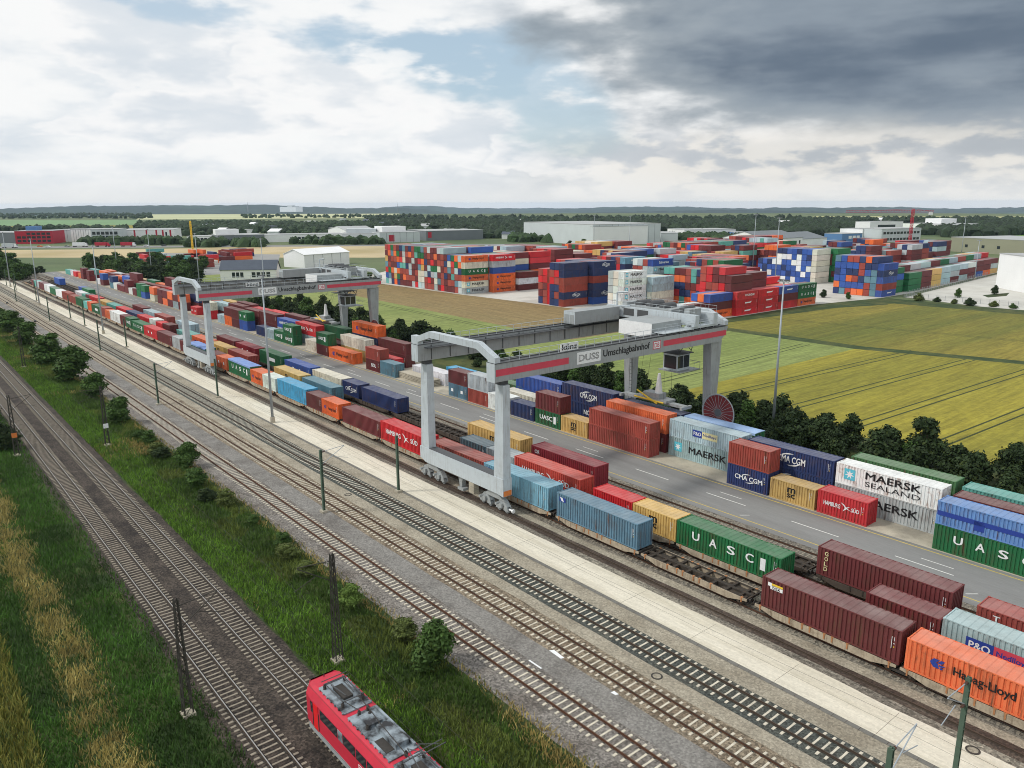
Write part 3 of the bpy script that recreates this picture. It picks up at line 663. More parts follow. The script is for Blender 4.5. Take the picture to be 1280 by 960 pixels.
stacks('-18 40 M,g;-30.6 40 M,gCAP;-43.5 40 M,p;-56.9 40 M;-69.4 40 G,G^;-82.2 40 N,N;-96 40 NNOL,NCMA;-108.6 40 b,b;-119.2 40 p;-131.4 40 C;-159.6 40 M,M;-172 40 G,N,OHL;-187.6 40 M,G;-200 40 M,M;-212.2 40 M,M;-224.6 40 M,R;-237 40 M,R;-249.4 40 M,M;-262 40 M,T;-274.6 40 l,L;-287 40 M,b;-299.5 40 l,B;-312 40 G,k;-326 40 M,M,M;-339 40 G,O;-352 40 M,G;-365 40 T,T;-378 40 p,l;-392 40 M,M;-408 40 G,k;-424 40 l,O',
       91.3, 'back row', 'back row')

# storage yard beyond the fields: long axis across the tracks
CH = list('MMMMMMMBBBBBRRROOOGGgTNNNbllkkcs')
def block(x0, ncol, y, tiers, nm, right=None, cols=None, base=.03, miss=0.):
    """columns of containers counted from the right (x0 = right face) whose ends face the fields; right = tiers of the corner column"""
    for i in range(ncol):
        n = tiers(i) if callable(tiers) else tiers
        z = base
        for t in range(n):
            q = (right[t] if right and i == 0 and t < len(right) else random.choice(cols or CH))
            z += bx(x0 - 1.25 - i * 2.52, y + 6.1, z, 40, q[0], q[1:] if i == 0 else '', nm, f', {("bottom", "second", "third", "fourth", "fifth", "sixth", "top")[t]} layer, {"corner" if i == 0 else nth(i)} column, {nm}', rz=math.pi / 2, hc=False)
            if i == 0 and right and t + 1 >= len(right): break
block(-256.5, 25, 188.5, lambda i: 6 if i < 6 else 7, 'wide mixed stack', ['kMAERSK', 'cMAERSK', 'OHL', 'GUASC', 'c', 'OHL'])
block(-254.0, 25, 201.2, lambda i: 6 if i < 6 else 7, 'wide stack, second bay', ['OHL', 'OHL', 'OHL', 'b', 'k', 'RHS'])
block(-252.5, 24, 214.0, lambda i: 6 if i > 2 else 3, 'wide stack, third bay', ['M', 'W', 'M'])
block(-260, 20, 227, lambda i: 5 if i > 1 else 6, 'wide stack, fourth bay', ['O', 'O', 'O', 'M', 'R', 'R'])
block(-201, 3, 191.3, 6, 'navy corner stack', ['B', 'NCMA', 'B', 'B', 'N', 'N'], list('BBRNN'))
block(-208.6, 3, 192.6, 5, 'low side of the navy stack', None, list('RRBBNM'))
block(-199, 8, 204.4, lambda i: 6, 'navy stack, second bay', ['b', 'NCMA', 'N', 'B', 'N', 'NCMA'], list('RBNNM'))
block(-199, 3, 217, 2, 'low blue and white stack', ['W', 'b'], list('Wb'))
block(-207, 6, 230, 6, 'navy stack, third bay', ['N', 'NCMA', 'B', 'N', 'NCMA', 'LDOTS'], list('NNBRM'))
block(-183.5, 3, 203.6, 5, 'white stack behind trolley', ['WMAERSK'] * 5, list('Wck'))
block(-181, 4, 216.2, 4, 'pale grey stack beside white', ['c', 'c', 'l', 'l'], list('lkc'))
block(-192, 4, 229, 6, 'tall grey stack with blue top', ['k', 'k', 'lMAERSK', 'l', 'lMAERSK', 'bSAF'], list('kcWB'))
block(-149.5, 2, 193.4, 2, 'low white and maroon stack', ['WDOTS', 'M'], list('MW'))
block(-148.5, 3, 205.8, lambda i: 3, 'low maroon field-edge stack', ['OHL', 'M', 'b'], list('OMb'))
block(-147, 6, 218.2, lambda i: 3 if i < 1 else 6 if i > 1 else 5, 'tall red field-edge stack', ['RSWOOSH', 'RSWOOSH', 'RHYU'], list('RRMMB'))
block(-147, 5, 230.8, lambda i: 3 if i < 2 else 5, 'three-high red field-edge stack', ['RSWOOSH', 'RSWOOSH', 'RSWOOSH'], list('RRM'))
block(-147, 4, 243.4, lambda i: 3 if i < 3 else 4, 'blue-topped field-edge stack', ['R', 'M', 'bSWOOSH'], list('RRMO'))
block(-147, 2, 256, 3, 'green and orange field-edge stack', ['OHL', 'GUASC', 'GUASC'], list('OGM'))
block(-184, 12, 333.6, lambda i: 6 if i < 8 else 4, 'white and blue checkered stack', ['c'] * 6, list('WbbWNb'))
block(-181, 4, 346.4, 6, 'dark green tower', ['GUASC', 'M', 'GUASC', 'GUASC', 'GUASC', 'GUASC'], list('GM'))
block(-140, 8, 305, lambda i: 6 - (i == 0), 'big blue far stack', ['bSWOOSH', 'B', 'b', 'NCMA', 'b'], list('bbNNbsOB'))
block(-143, 6, 318, lambda i: 5 if i > 1 else 4, 'blue stack, second bay', ['G', 'G', 'b', 'G'], list('bNGB'))
for j, (cs, st) in enumerate((('GGG', 'LABEL'), ('MMM', ''), ('TTT', 'MSC'), ('lll', 'MAERSK'), ('Mkl', ''), ('lMl', 'MAERSK'), ('MMW', ''), ('bMM', ''), ('OMM', ''), ('TkM', ''))):
    block(-141.5 - j * 1.1, 5, 331.5 + j * 12.8, lambda i: 3 if i < 2 else 4, f'far fence row, {nth(j)} bay', [q + st for q in cs], list('MMRGTklB'))
block(-166, 9, 231.5, 5, 'mixed stack behind the red ones', ['M', 'c', 'M', 'G', 'GUASC'], list('MMROgNB'))
block(-164, 8, 245, lambda i: 5 if i < 3 else 6, 'green-topped stack behind the red ones', ['R', 'M', 'N', 'R', 'D'], list('MMBRNG'))
block(-178, 9, 259.5, 5, 'third row behind the red ones', ['M', 'M', 'R', 'D', 'N'], list('MMBRNk'))
block(-188, 9, 273, 5, 'fourth row behind the red ones', ['N', 'M', 'R', 'N', 'D'], list('MMBRN'))
block(-198, 9, 287, 5, 'fifth row behind the red ones', None, list('MMMBBRk'))
block(-206, 9, 301, 5, 'sixth row behind the red ones', None, list('MMMBBTO'))
for y in np.arange(247, 470, 13.2):                 # deep rows of the yard
    for xr, n in ((-262, 22), (-208, 10), (-176, 10)):
        if xr == -176 and y < 374: continue
        if xr == -208: xr = -226 if y < 345 else -208
        k = random.randint(2, 5); xr2 = xr + random.uniform(-6, 3)
        for part in range(3):
            k = random.randint(4, 6)
            block(xr2 - part * n // 3 * 2.52, n // 3, y, k, 'deep rows', None, [random.choice(CH), random.choice(CH), random.choice(CH), random.choice('MMB')])
for k in range(46):                                 # small yard behind the trees
    px, py = random.uniform(180, 330), random.choice((321, 325, 330, 335)) + random.uniform(-1, 1)
    if 268 < px < 350 and py > 326: continue
    wx, wy = W(px, py)
    z = .0
    for t in range(random.choice((1, 1, 2, 2))): z += bx(wx, wy, z, 40, random.choice(CH), '', 'small yard', '', rz=math.pi / 2 * random.randint(0, 1))

# the 300 that show largest stand alone, all others join into one mass
for b in BOXES:
    d = math.sqrt(b['x'] ** 2 + b['y'] ** 2 + 1200)
    b['s'] = d * (1.15 if b['ft'] == 20 else 1.) * (1.5 if ('column' in b['info'] and 'corner column' not in b['info']) else 1.) + (1e4 if b['row'] in ('deep rows', 'small yard') else 0)
BOXES.sort(key=lambda b: b['s'])
GROUPS = {'front train': 'containers on the front train', 'middle train': 'containers on the middle train', 'rear train': 'containers on the rear train', 'kerb row': 'containers parked in the kerb row', 'second row': 'containers parked in the second row', 'back row': 'containers parked in the back row'}
def jit(c, a=.1):
    f = random.uniform(1 - a, 1 + a); fade = random.uniform(0, .2) ** 1.3; g_ = sum(c) / 3 * .8 + .05          # sun-faded paint
    return tuple(min(.92, (q * (1 - fade) + g_ * fade) * f * random.uniform(.96, 1.04)) for q in c)
for b in BOXES[:300]:
    m = box_meshes(b['ft'], b['hc']); c = jit(PAL[b['c']][1]); near = b['s'] < 260
    o = add('shipping_container', m['bodyr'] if b['rusty'] else m['bodyd'] if b['door'] else m['body'], None, (b['x'], b['y'], b['z']), b['rz'] + random.uniform(-.002, .002), color=c)
    tag(o, f"{PAL[b['c']][0]} {'short' if b['ft'] == 20 else 'long'} container{b['info']}", 'container', GROUPS.get(b['row'], 'containers stacked in the storage yard'))
    if b['tarp']:
        mb = MB(); hx, hy, H = m['L'] / 2, CW / 2, m['H']
        mb.prism([(-hy - .02, H - .3), (-hy - .02, H + .02), (-hy * .5, H + .07), (hy * .5, H + .07), (hy + .02, H + .02), (hy + .02, H - .3), (hy, H - .3), (hy, H - .01), (-hy, H - .01), (-hy, H - .3)], -hx, hx, 0, 'x')
        mb.build('tarpaulin', MT['box_roof'], o, color=S(112, 152, 222) if b['x'] < -100 else S(150, 188, 236))
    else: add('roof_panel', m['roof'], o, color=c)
    if b['door'] and not b['rusty']:
        dc = tuple(q * .9 for q in c)
        for s in (-1, 1):
            dl = add('door', m['door'], o, (m['L'] / 2 - .05, 0, 0), 0, (1, s, 1), color=dc)
            if near: add('lock_rods', m['rods'], dl, color=dc)
    if b['style'] or near: marks(o, b['style'], m['L'], m['H'])
vs = []; cs = []
for b in BOXES[300:]:
    L_ = 6.06 if b['ft'] == 20 else 12.19; H = 2.896 if b['hc'] else 2.591; hx, hy = L_ / 2 - .07, CW / 2 - .03
    if abs(b['rz']) > .5: hx, hy = hy, hx
    x, y, z = b['x'], b['y'], b['z']; c = jit(PAL[b['c']][1], .14)
    p = np.array([(x - hx, y - hy, z + .07), (x + hx, y - hy, z + .07), (x + hx, y + hy, z + .07), (x - hx, y + hy, z + .07), (x - hx, y - hy, z + H - .07), (x + hx, y - hy, z + H - .07), (x + hx, y + hy, z + H - .07), (x - hx, y + hy, z + H - .07)])
    top = tuple(.7 * q + .14 for q in c)  # top face painted paler for sky reflection as well as dust
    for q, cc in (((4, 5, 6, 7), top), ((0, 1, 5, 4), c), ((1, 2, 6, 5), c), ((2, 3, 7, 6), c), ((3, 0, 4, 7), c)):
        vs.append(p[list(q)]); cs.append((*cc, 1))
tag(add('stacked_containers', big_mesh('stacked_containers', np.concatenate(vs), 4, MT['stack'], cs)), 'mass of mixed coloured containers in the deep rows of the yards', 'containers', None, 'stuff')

# ------------------------------------------------------------------ container wagons
def wagon_proto(beige):
    m = MT['wagon_beige'] if beige else MT['wagon_dark']
    root = add('container_wagon', None)
    fr = MB(); LW = 26.0
    for h0, h1 in ((.25, 12.85), (13.15, 25.75)):
        prof = [(h0, 1.13), (h0, .92), (h0 + .9, .78), (h0 + 2.0, .5), (h1 - 2.0, .5), (h1 - .9, .78), (h1, .92), (h1, 1.13)]
        for s in (-1, 1): fr.prism(prof, s * 1.28, s * 1.2)
        for s in (-1, 1): fr.box(h0, h1, min(s * 1.2, s * 1.06), max(s * 1.2, s * 1.06), 1.06, 1.125, 1)
        for xx in (h0, h1 - .16): fr.box(xx, xx + .16, -1.06, 1.06, .9, 1.12, 1)
    fr.build('frame', [m, MT['deck_dark']], root)
    dk = MB()
    for h0, h1 in ((.25, 12.85), (13.15, 25.75)):
        dk.box(h0 + .2, h1 - .2, -.18, .18, .6, 1.06)
        for xx in np.linspace(h0 + 1.0, h1 - 1.0, 8): dk.box(xx - .14, xx + .14, -1.19, -.18, .86, 1.08); dk.box(xx - .14, xx + .14, .18, 1.19, .86, 1.08)
        dk.box(h0 + .5, h0 + 3.2, -.9, .9, .84, .88); dk.box(h1 - 3.2, h1 - .5, -.9, .9, .84, .88)
    dk.build('deck_beams', MT['deck_dark'], root)
    st = MB()
    for h0 in (.25, 13.15):
        for xx in (.5, 3.4, 4.6, 5.3, 6.6, 7.3, 8.6, 12.0):
            for s in (-1, 1): y0, y1 = sorted((s * 1.285, s * 1.33)); st.box(h0 + xx, h0 + xx + .12, y0, y1, .68, 1.14); st.box(h0 + xx - .06, h0 + xx + .18, min(s * 1.1, s * 1.3), max(s * 1.1, s * 1.3), 1.126, 1.165)
    st.build('stakes', MT['stake'] if beige else MT['deck_dark'], root)['kind'] = 'stuff'
    for xc in (2.1, 13.0, 23.9):
        bg = MB()
        for s in (-1, 1): bg.prism([(xc - 1.4, .62), (xc - .5, .5), (xc + .5, .5), (xc + 1.4, .62), (xc + 1.4, .74), (xc - 1.4, .74)], s * 1.0, s * 1.12)
        bg.box(xc - .2, xc + .2, -1.0, 1.0, .5, .8)
        bo = bg.build('bogie', MT['iron'], root)
        for dx in (-.9, .9):
            ws = MB()
            for s in (-1, 1): ws.tube((xc + dx, s * .69, .62), (xc + dx, s * .82, .62), .45, n=16); ws.tube((xc + dx, s * 1.12, .62), (xc + dx, s * 1.2, .62), .13, n=8)
            ws.tube((xc + dx, -.7, .62), (xc + dx, .7, .62), .08, n=8); ws.build('wheelset', MT['rail_dull'], bo)
    for xe, s in ((.25, -1), (25.75, 1)):
        for y in (-.88, .88): MB().tube((xe, y, 1.0), (xe + s * .22, y, 1.0), .09, n=8).tube((xe + s * .2, y, 1.0), (xe + s * .27, y, 1.0), .22, n=12).build('buffer', MT['iron'], root)
    return root
for yc, nm, beige, starts in ((58.6, 'front train', True, [-9.0 - 26.35 * k for k in range(16)]), (63.3, 'middle train', True, [-8.2 - 26.32 * k for k in range(15)]), (68.1, 'rear train', False, [-8.4 - 26.4 * k for k in range(16)])):
    proto = wagon_proto(beige)
    for k, xe in enumerate(starts):
        o = proto if k == 0 else copy_tree(proto)
        o.location = (xe - 26.0, yc, 0)
        tag(o, f"{'beige' if beige else 'dark brown'} flat container wagon, {nth(k)} from the right in the {nm}", 'wagon', f'wagons of the {nm}')
# stack of empty flat racks at the kerb
o = empty('flat_rack_pile', (-134, 86.1, .03), 'pile of pale empty flat racks lying in a gap of the kerb row', 'flat racks')
for k in range(5):
    f = MB().box(-6.1, 6.1, -1.2, 1.2, k * .3, k * .3 + .2)
    for xx in np.linspace(-5.6, 5.6, 12): f.box(xx - .1, xx + .1, -1.22, -1.2, k * .3 - .08 if k else 0, k * .3 + .1)
    f.build('flat_rack', MT['concrete'], o)

# ------------------------------------------------------------------ gantry cranes
def crane(x0, ty, label, sx):
    """x0 = right face of the portal; ty = where the trolley stands across the span"""
    root = empty('gantry_crane', (x0, 0, 0), label, 'gantry crane', 'gantry cranes over the loading tracks')
    wht, gry, drk = MT['steel_white'], MT['steel_grey'], MT['steel_dark']
    XA, XB = -2.0, -17.6                 # the two girder lines, measured from x0
    for yc, nm in ((55.05, 0), (95.4, 1)):
        if nm == 0:
            MB().prism([(-17.9, 4.5), (-17.9, 2.9), (-16.6, 2.45), (-1.4, 2.45), (-.1, 2.3), (-.1, 4.5)], yc - .68, yc + .68).build('sill_beam', wht, root)
            MB().box(-15.85, -2.0, yc - .62, yc + .62, 4.5, 4.56).build('sill_walkway', drk, root)
            s = MB().prism([(-9.7, 2.45), (-8.7, 2.45), (-9.0, .9), (-9.4, .9)], yc - .3, yc + .3); s.box(-9.6, -8.4, yc - .5, yc + .3, .6, .95); s.build('storm_brake', gry, root)
            MB().box(-6.9, -5.9, yc - .7, yc + .1, 1.0, 2.4).build('switch_box', MT['concrete'], root)
            MB().box(-.099, -.06, yc - .6, yc + .6, 2.35, 3.0).build('warning_plate', MT['orange_paint'], root)
        else:
            MB().box(-17.6, -.4, yc - .7, yc + .7, 2.2, 3.9).build('sill_beam', gry, root)
        for xc in (-15.6, -2.4):
            bg = MB()
            for dx in (-2.3, -.9, .9, 2.3):
                bg.tube((xc + dx, yc - .12, .5), (xc + dx, yc + .12, .5), .36, n=14); bg.tube((xc + dx, yc - .3, .5), (xc + dx, yc - .12, .5), .14, n=8)
                bg.prism([(xc + dx - .45, .5), (xc + dx + .45, .5), (xc + dx + .2, 1.1), (xc + dx - .2, 1.1)], yc - .34, yc - .2); bg.prism([(xc + dx - .45, .5), (xc + dx + .45, .5), (xc + dx + .2, 1.1), (xc + dx - .2, 1.1)], yc + .2, yc + .34)
            for dx in (-1.6, 1.6):
                bg.prism([(xc + dx - 1.0, 1.0), (xc + dx + 1.0, 1.0), (xc + dx + .3, 1.75), (xc + dx - .3, 1.75)], yc - .3, yc + .3); bg.box(xc + dx - .25, xc + dx + .25, yc - .6, yc - .3, .75, 1.3)
                bg.tube((xc + dx - .5, yc - .9, 1.25), (xc + dx - .5, yc - .45, 1.25), .17, n=10)
            bg.prism([(xc - 1.9, 1.6), (xc + 1.9, 1.6), (xc + .6, 2.46), (xc - .6, 2.46)], yc - .32, yc + .32)
            bg.build('travel_bogie', gry, root)
        bf = MB(); bf.tube((-.0, yc, .7), (.9, yc, .7), .12, n=8); bf.tube((.9, yc, .7), (1.05, yc, .7), .25, n=10); bf.build('buffer', MT['white_paint'], root)
    def leg(xa, w0, w1, y0a, y0b, y1a, y1b, z0, z1, m):
        mb = MB(); n = 0
        a = [(xa - w0, y0a, z0), (xa, y0a, z0), (xa, y0b, z0), (xa - w0, y0b, z0)]; b = [(xa - w1, y1a, z1), (xa, y1a, z1), (xa, y1b, z1), (xa - w1, y1b, z1)]
        mb.v += a + b
        for q in ((0, 3, 2, 1), (4, 5, 6, 7), (0, 1, 5, 4), (1, 2, 6, 5), (2, 3, 7, 6), (3, 0, 4, 7)): mb.f.append(q); mb.m.append(0)
        return mb.build('leg', m, root)
    leg(-.15, 1.8, 1.4, 54.45, 55.6, 54.5, 55.5, 4.5, 15.9, wht); leg(-15.9, 1.8, 1.4, 54.45, 55.6, 54.5, 55.5, 4.5, 15.9, wht)
    leg(-.3, 1.4, 1.4, 94.9, 96.0, 94.1, 96.7, 3.9, 16.5, gry); leg(-16.1, 1.4, 1.4, 94.9, 96.0, 94.1, 96.7, 3.9, 16.5, gry)
    for xa in (-.15, -15.9): MB().box(xa - 1.4, xa - .4, 54.5, 55.6, 15.9, 16.5).build('leg_bearing', drk, root)
    # girders with walkways
    Y0, Y1 = 53.2, 97.6
    for gi, xg in enumerate((0., -15.9)):
        gprof = [(Y0, 16.5), (Y1 - 2.0, 16.35), (Y1 - .6, 17.2), (Y1, 18.35), (Y1, 18.5), (Y0, 18.62)]
        gd = MB().prism(gprof, xg - 1.5, xg, 0, 'x').build('girder', gry, root)
        MB().box(xg - 1.56, xg + .05, Y0, Y1, 18.625, 18.72).build('top_plate', drk, gd)
        rl = MB()
        yy = np.arange(Y0 + .6, Y1 - .5, 1.55)
        for q in yy:
            rl.bar((xg - .05, q, 18.7), (xg - .05, q, 19.75), .05)
        for zz in (19.2, 19.75): rl.bar((xg - .05, Y0 + .6, zz), (xg - .05, Y1 - .7, zz), .045)
        rl.build('railing', wht, gd)
        MB().box(xg - .85, xg - .75, Y0 + 1, Y1 - 1, 18.72, 18.84).build('trolley_rail', drk, gd)
        if gi:
            st = MB()
            for q in np.arange(Y0 + 2, Y1 - 3, 3.0): st.box(xg + .002, xg + .06, q, q + .14, 16.6, 18.5)
            st.box(xg + .002, xg + .9, Y0 + 1, Y1 - 2, 18.2, 18.28); st.build('stiffeners', drk, gd)
    for ya, yb in ((Y0 + .15, Y0 + 11.6), (Y0 + 29.6, Y1 - .35)): MB().box(.003, .012, ya, yb, 17.17, 17.96).build('red_stripe', MT['red_stripe'], root)
    def gtext(s, m, y, z, w, h, bold=.01, off=.02):
        o = add('lettering', text_mesh(s, m, bold), root, (off, y, z), 0, (w, h, 1)); o.rotation_euler = (math.pi / 2, 0, math.pi / 2); return o
    sg = MB().box(.003, .04, Y0 + 13.0, Y0 + 17.2, 16.85, 18.35).build('sign_plate', MT['white_paint'], root)
    gtext('DUSS', 'steel_dark', Y0 + 15.1, 17.18, 3.6, .86, .6, .05)
    gtext('Umschlagbahnhof', 'black_paint', Y0 + 22.2, 16.98, 9.0, 1.15, .012)
    db = MB().box(.003, .02, Y0 + 27.4, Y0 + 29.0, 17.0, 18.1, 0).box(.021, .026, Y0 + 27.52, Y0 + 28.88, 17.1, 18.0, 1); db.build('emblem', [MT['red_stripe'], MT['white_paint']], root)
    gtext('DB', 'red_stripe', Y0 + 28.2, 17.25, 1.0, .6, .01, .032)
    MB().box(-.25, -.18, Y0 + 10.4, Y0 + 13.4, 18.75, 19.75).build('sign_plate', MT['white_paint'], root)
    gtext('künz', 'black_paint', Y0 + 11.9, 18.92, 2.5, .68, .01, -.17)
    for ye in (Y0, Y1 - .8):                            # arched end frames
        ar = [(.0, 18.65), (.0, 19.35), (-3.2, 20.75), (-13.4, 20.75), (-16.1, 19.8), (-17.4, 19.8), (-17.4, 18.65), (-15.9, 18.65), (-15.9, 19.1), (-13.2, 19.95), (-3.5, 19.95), (-1.3, 18.95), (-1.3, 18.65)]
        e = MB()
        for k in range(len(ar) // 2):
            a, b, c_, d_ = ar[k], ar[k + 1], ar[-k - 2], ar[-k - 1]
            if k >= 6: break
            e.prism([a, b, c_, d_], ye, ye + .8)
        e.build('end_frame', wht, root)
        if ye == Y0:
            for xg in (-1.5, -17.4): MB().box(xg, xg + 1.5, ye - .03, ye, 16.45, 18.65).build('end_plate', wht, root)
    # trolley
    tr = MB()
    for yy in (ty, ty + 4.3): tr.box(-17.0, .2, yy, yy + .9, 19.2, 20.8)
    for xx in (-16.8, -1.2): tr.box(xx, xx + 1.2, ty - .6, ty + 5.7, 18.9, 19.2)
    for xx in (-12, -8, -4): tr.box(xx, xx + .3, ty + .9, ty + 4.3, 19.5, 20.3)
    t = tr.build('trolley', wht, root)
    wv = MB()
    for xx in (-13.4, -10.6): wv.box(xx, xx + 2.1, ty - .03, ty - .005, 19.55, 20.6)
    wv.build('opening', drk, t)
    wl = MB()
    for xx in (-16.6, -.9):
        for yy in (ty - .3, ty + 5.2): wl.tube((xx + .1, yy, 19.15), (xx + .4, yy, 19.15), .3, n=12)
    wl.build('wheel', drk, t)
    MB().box(-13, -5, ty + 1.0, ty + 4.2, 20.3, 21.1).build('machine_house', gry, t)
    rr = MB()
    for xx in np.arange(-16.8, .2, 1.4): rr.bar((xx, ty + .05, 20.8), (xx, ty + .05, 21.7), .035)
    for zz in (21.25, 21.7): rr.bar((-16.8, ty + .05, zz), (.0, ty + .05, zz), .03)
    rr.build('railing', wht, t)
    jb = MB().tube((-15.2, ty + .4, 20.8), (-15.2, ty + .4, 22.9), .12, n=8).bar((-15.2, ty + .4, 22.8), (-13.4, ty + .9, 23.0), .2).tube((-13.6, ty + .6, 20.8), (-13.6, ty + .6, 20.95), .8, n=16)
    jb.build('service_jib', wht, t)
    hb = MB().box(-16.3, -13.9, ty - 10.0, ty - .4, 18.9, 20.8).build('equipment_box', gry, t)
    MB().box(-16.27, -13.93, ty - 10.03, ty - 10.0, 18.95, 20.75).build('box_front', wht, hb)
    for xx in (-16.1, -15.0): MB().box(xx, xx + .9, ty - 10.06, ty - 10.03, 19.0, 20.3).build('door', MT['steel_grey'], hb)
    h2 = MB().box(-8.0, -1.9, ty - 6.9, ty - .5, 18.1, 20.1).build('electric_house', gry, t)
    MB().box(-8.0, -1.9, ty - 6.93, ty - 6.9, 18.1, 20.1).build('box_front', MT['white_paint'], h2); MB().box(-5.0, -4.4, ty - 6.96, ty - 6.93, 19.0, 19.8).build('hatch', MT['white_paint'], h2)
    mc = MB()
    for xx, rr_ in ((-11.5, .55), (-9.2, .7), (-6.8, .55), (-3.2, .4)): MB().tube((xx, ty + 1.1, 21.3), (xx, ty + 3.9, 21.3), rr_, n=14).build('hoist_drum', drk, t)
    for xx in (-14.6, -2.6): MB().box(xx, xx + 1.0, ty + 1.0, ty + 3.6, 20.3, 21.4).build('motor_box', gry, t)
    ex = MB()
    for xx in np.arange(-16.8, .3, 1.4): ex.bar((xx, ty + 5.15, 20.8), (xx, ty + 5.15, 21.8), .035)
    for zz in (21.3, 21.8): ex.bar((-16.8, ty + 5.15, zz), (.0, ty + 5.15, zz), .03)
    for yy in np.arange(ty - 6.4, ty + 5, 1.3): ex.bar((.0, yy, 19.0), (.0, yy, 20.1), .035)
    for zz in (19.5, 20.1): ex.bar((.0, ty - 6.4, zz), (.0, ty + 5, zz), .03)
    ex.box(-2.0, .05, ty - 6.6, ty - .1, 18.85, 18.95)
    ex.build('walkway_railing', wht, t)
    cbl = MB()
    for k_, yy in enumerate(np.arange(ty - 26, ty - 1, 2.4)): cbl.tube((-16.6, yy, 18.3), (-16.6, yy + 1.2, 17.6), .03, n=4); cbl.tube((-16.6, yy + 1.2, 17.6), (-16.6, yy + 2.4, 18.3), .03, n=4)
    cbl.build('festoon_cable', MT['iron'], t)
    # operator cab and its hanger
    cy_ = ty - .3
    cb = MB()
    for (a, b) in (((-6, cy_ + .5, 18.9), (-6, cy_ + 1.2, 14.6)), ((-3, cy_ + .5, 18.9), (-3, cy_ + 1.2, 14.6)), ((-6, cy_ + 5.5, 18.9), (-6, cy_ + 3.8, 14.6)), ((-3, cy_ + 5.5, 18.9), (-3, cy_ + 3.8, 14.6)), ((-6, cy_ + .5, 18.0), (-3, cy_ + 1.2, 15)), ((-3, cy_ + .5, 18), (-6, cy_ + 1.2, 15)), ((-3, cy_ + .7, 18), (-3, cy_ + 3.8, 15)), ((-3, cy_ + 5.2, 18), (-3, cy_ + 1.2, 15))): cb.bar(a, b, .1)
    for zz in (14.6, 15.6): cb.box(-6.3, -2.7, cy_ + .8, cy_ + 4.2, zz, zz + .12)
    cb.build('cab_hanger', drk, t)
    ca = MB().prism([(-5.8, 12.1), (-3.2, 12.1), (-3.2, 14.55), (-5.8, 14.55)], cy_ + 1.0, cy_ + 3.9).build('operator_cab', wht, root)
    gl = MB().box(-3.195, -3.17, cy_ + 1.15, cy_ + 2.35, 12.5, 14.3).box(-3.195, -3.17, cy_ + 2.5, cy_ + 3.75, 12.5, 14.3).box(-5.6, -3.4, cy_ + .97, cy_ + .995, 12.4, 14.3); gl.build('window', MT['glass'], ca)
    pf = MB().box(-6.4, -2.4, cy_ + .6, cy_ + 5.4, 11.95, 12.09)
    for a in ((-2.4, cy_ + 4), (-2.4, cy_ + 5.4), (-6.4, cy_ + 5.4)): pf.bar((*a, 12), (*a, 13.1), .05)
    pf.bar((-2.4, cy_ + 4, 13.1), (-2.4, cy_ + 5.4, 13.1), .05).bar((-2.4, cy_ + 5.4, 13.1), (-6.4, cy_ + 5.4, 13.1), .05); pf.build('platform', gry, ca)
    # spreader on its ropes
    yc = 92.5; z0 = 6.0
    sp = MB().box(sx - 6.1, sx + 6.1, yc - .5, yc + .5, z0, z0 + .4)
    for s in (-1, 1): sp.box(sx + s * 6.1 - .2, sx + s * 6.1 + .2, yc - 1.2, yc + 1.2, z0 - .1, z0 + .35)
    sp.box(sx - 3.2, sx + 3.2, yc - 1.2, yc + 1.2, z0 + .4, z0 + .75); sp.box(sx - 1.6, sx + 1.6, yc - .9, yc + .9, z0 + .75, z0 + 1.5)
    s_ = sp.build('spreader', gry, root)
    MB().bar((sx - 2.5, yc - 1.25, z0 + 1.6), (sx + 1.6, yc - 1.3, z0 + .1), .2).bar((sx - 3, yc - 1.25, z0 + .5), (sx + 2.8, yc - 1.25, z0 + .4), .2).build('grapple_arm', MT['yellow_paint'], s_)
    MB().tube((sx + .8, yc, z0 + 1.5), (sx + .8, yc, z0 + 4.6), .62, .22, n=10).build('rope_pulley', MT['white_paint'], s_)
    rp = MB()
    for dx in (-2.6, 2.6):
        for dy in (-.9, .9): rp.tube((sx + dx, yc + dy, z0 + .7), (-8 + dx * .6, ty + 2.4 + dy, 19.3), .022, n=4)
    rp.build('hoist_rope', MT['iron'], root)
    # cable reel on the rear right leg
    re = MB().tube((1.6, 93.95, 6.1), (1.6, 94.25, 6.1), .55, n=20)
    ro = re.build('cable_reel', drk, root)
    rim = MB(); n = 40
    for i in range(n):
        a, b = 2 * math.pi * i / n, 2 * math.pi * (i + 1) / n
        p = lambda r_, q, y: (1.6 + r_ * math.cos(q), y, 6.1 + r_ * math.sin(q))
        rim.poly([p(2.62, a, 94.1), p(2.62, b, 94.1), p(.5, b, 94.1), p(.5, a, 94.1)], 1)
        rim.bar(p(2.75, a, 94.05), p(2.75, b, 94.05), .16, 0)
    rim.build('reel_disc', [MT['steel_grey'], mat('reel_red', S(118, 44, 46), .8, .2, 1)], ro)
    spk = MB()
    for i in range(24): a = 2 * math.pi * i / 24; spk.bar((1.6 + .5 * math.cos(a), 93.99, 6.1 + .5 * math.sin(a)), (1.6 + 2.7 * math.cos(a), 93.99, 6.1 + 2.7 * math.sin(a)), .035)
    spk.build('spoke', MT['steel_grey'], ro)
    la = MB()                                              # ladder on the rear left leg
    for dx in (-.3, .3): la.bar((-15.2 + dx, 93.6, 4), (-15.2 + dx, 93.6, 18), .06)
    for z in np.arange(4.5, 18, .6): la.bar((-15.5, 93.6, z), (-14.9, 93.6, z), .05)
    la.box(-16.6, -14.2, 92.0, 94.0, 14.0, 14.1); la.build('ladder', drk, root)
    return root
crane(-67.0, 89.4, 'large grey gantry crane in the foreground, nearest the viewer', -9.2)
crane(-167.2, 88.2, 'smaller looking grey gantry crane further down the tracks', -22.0)

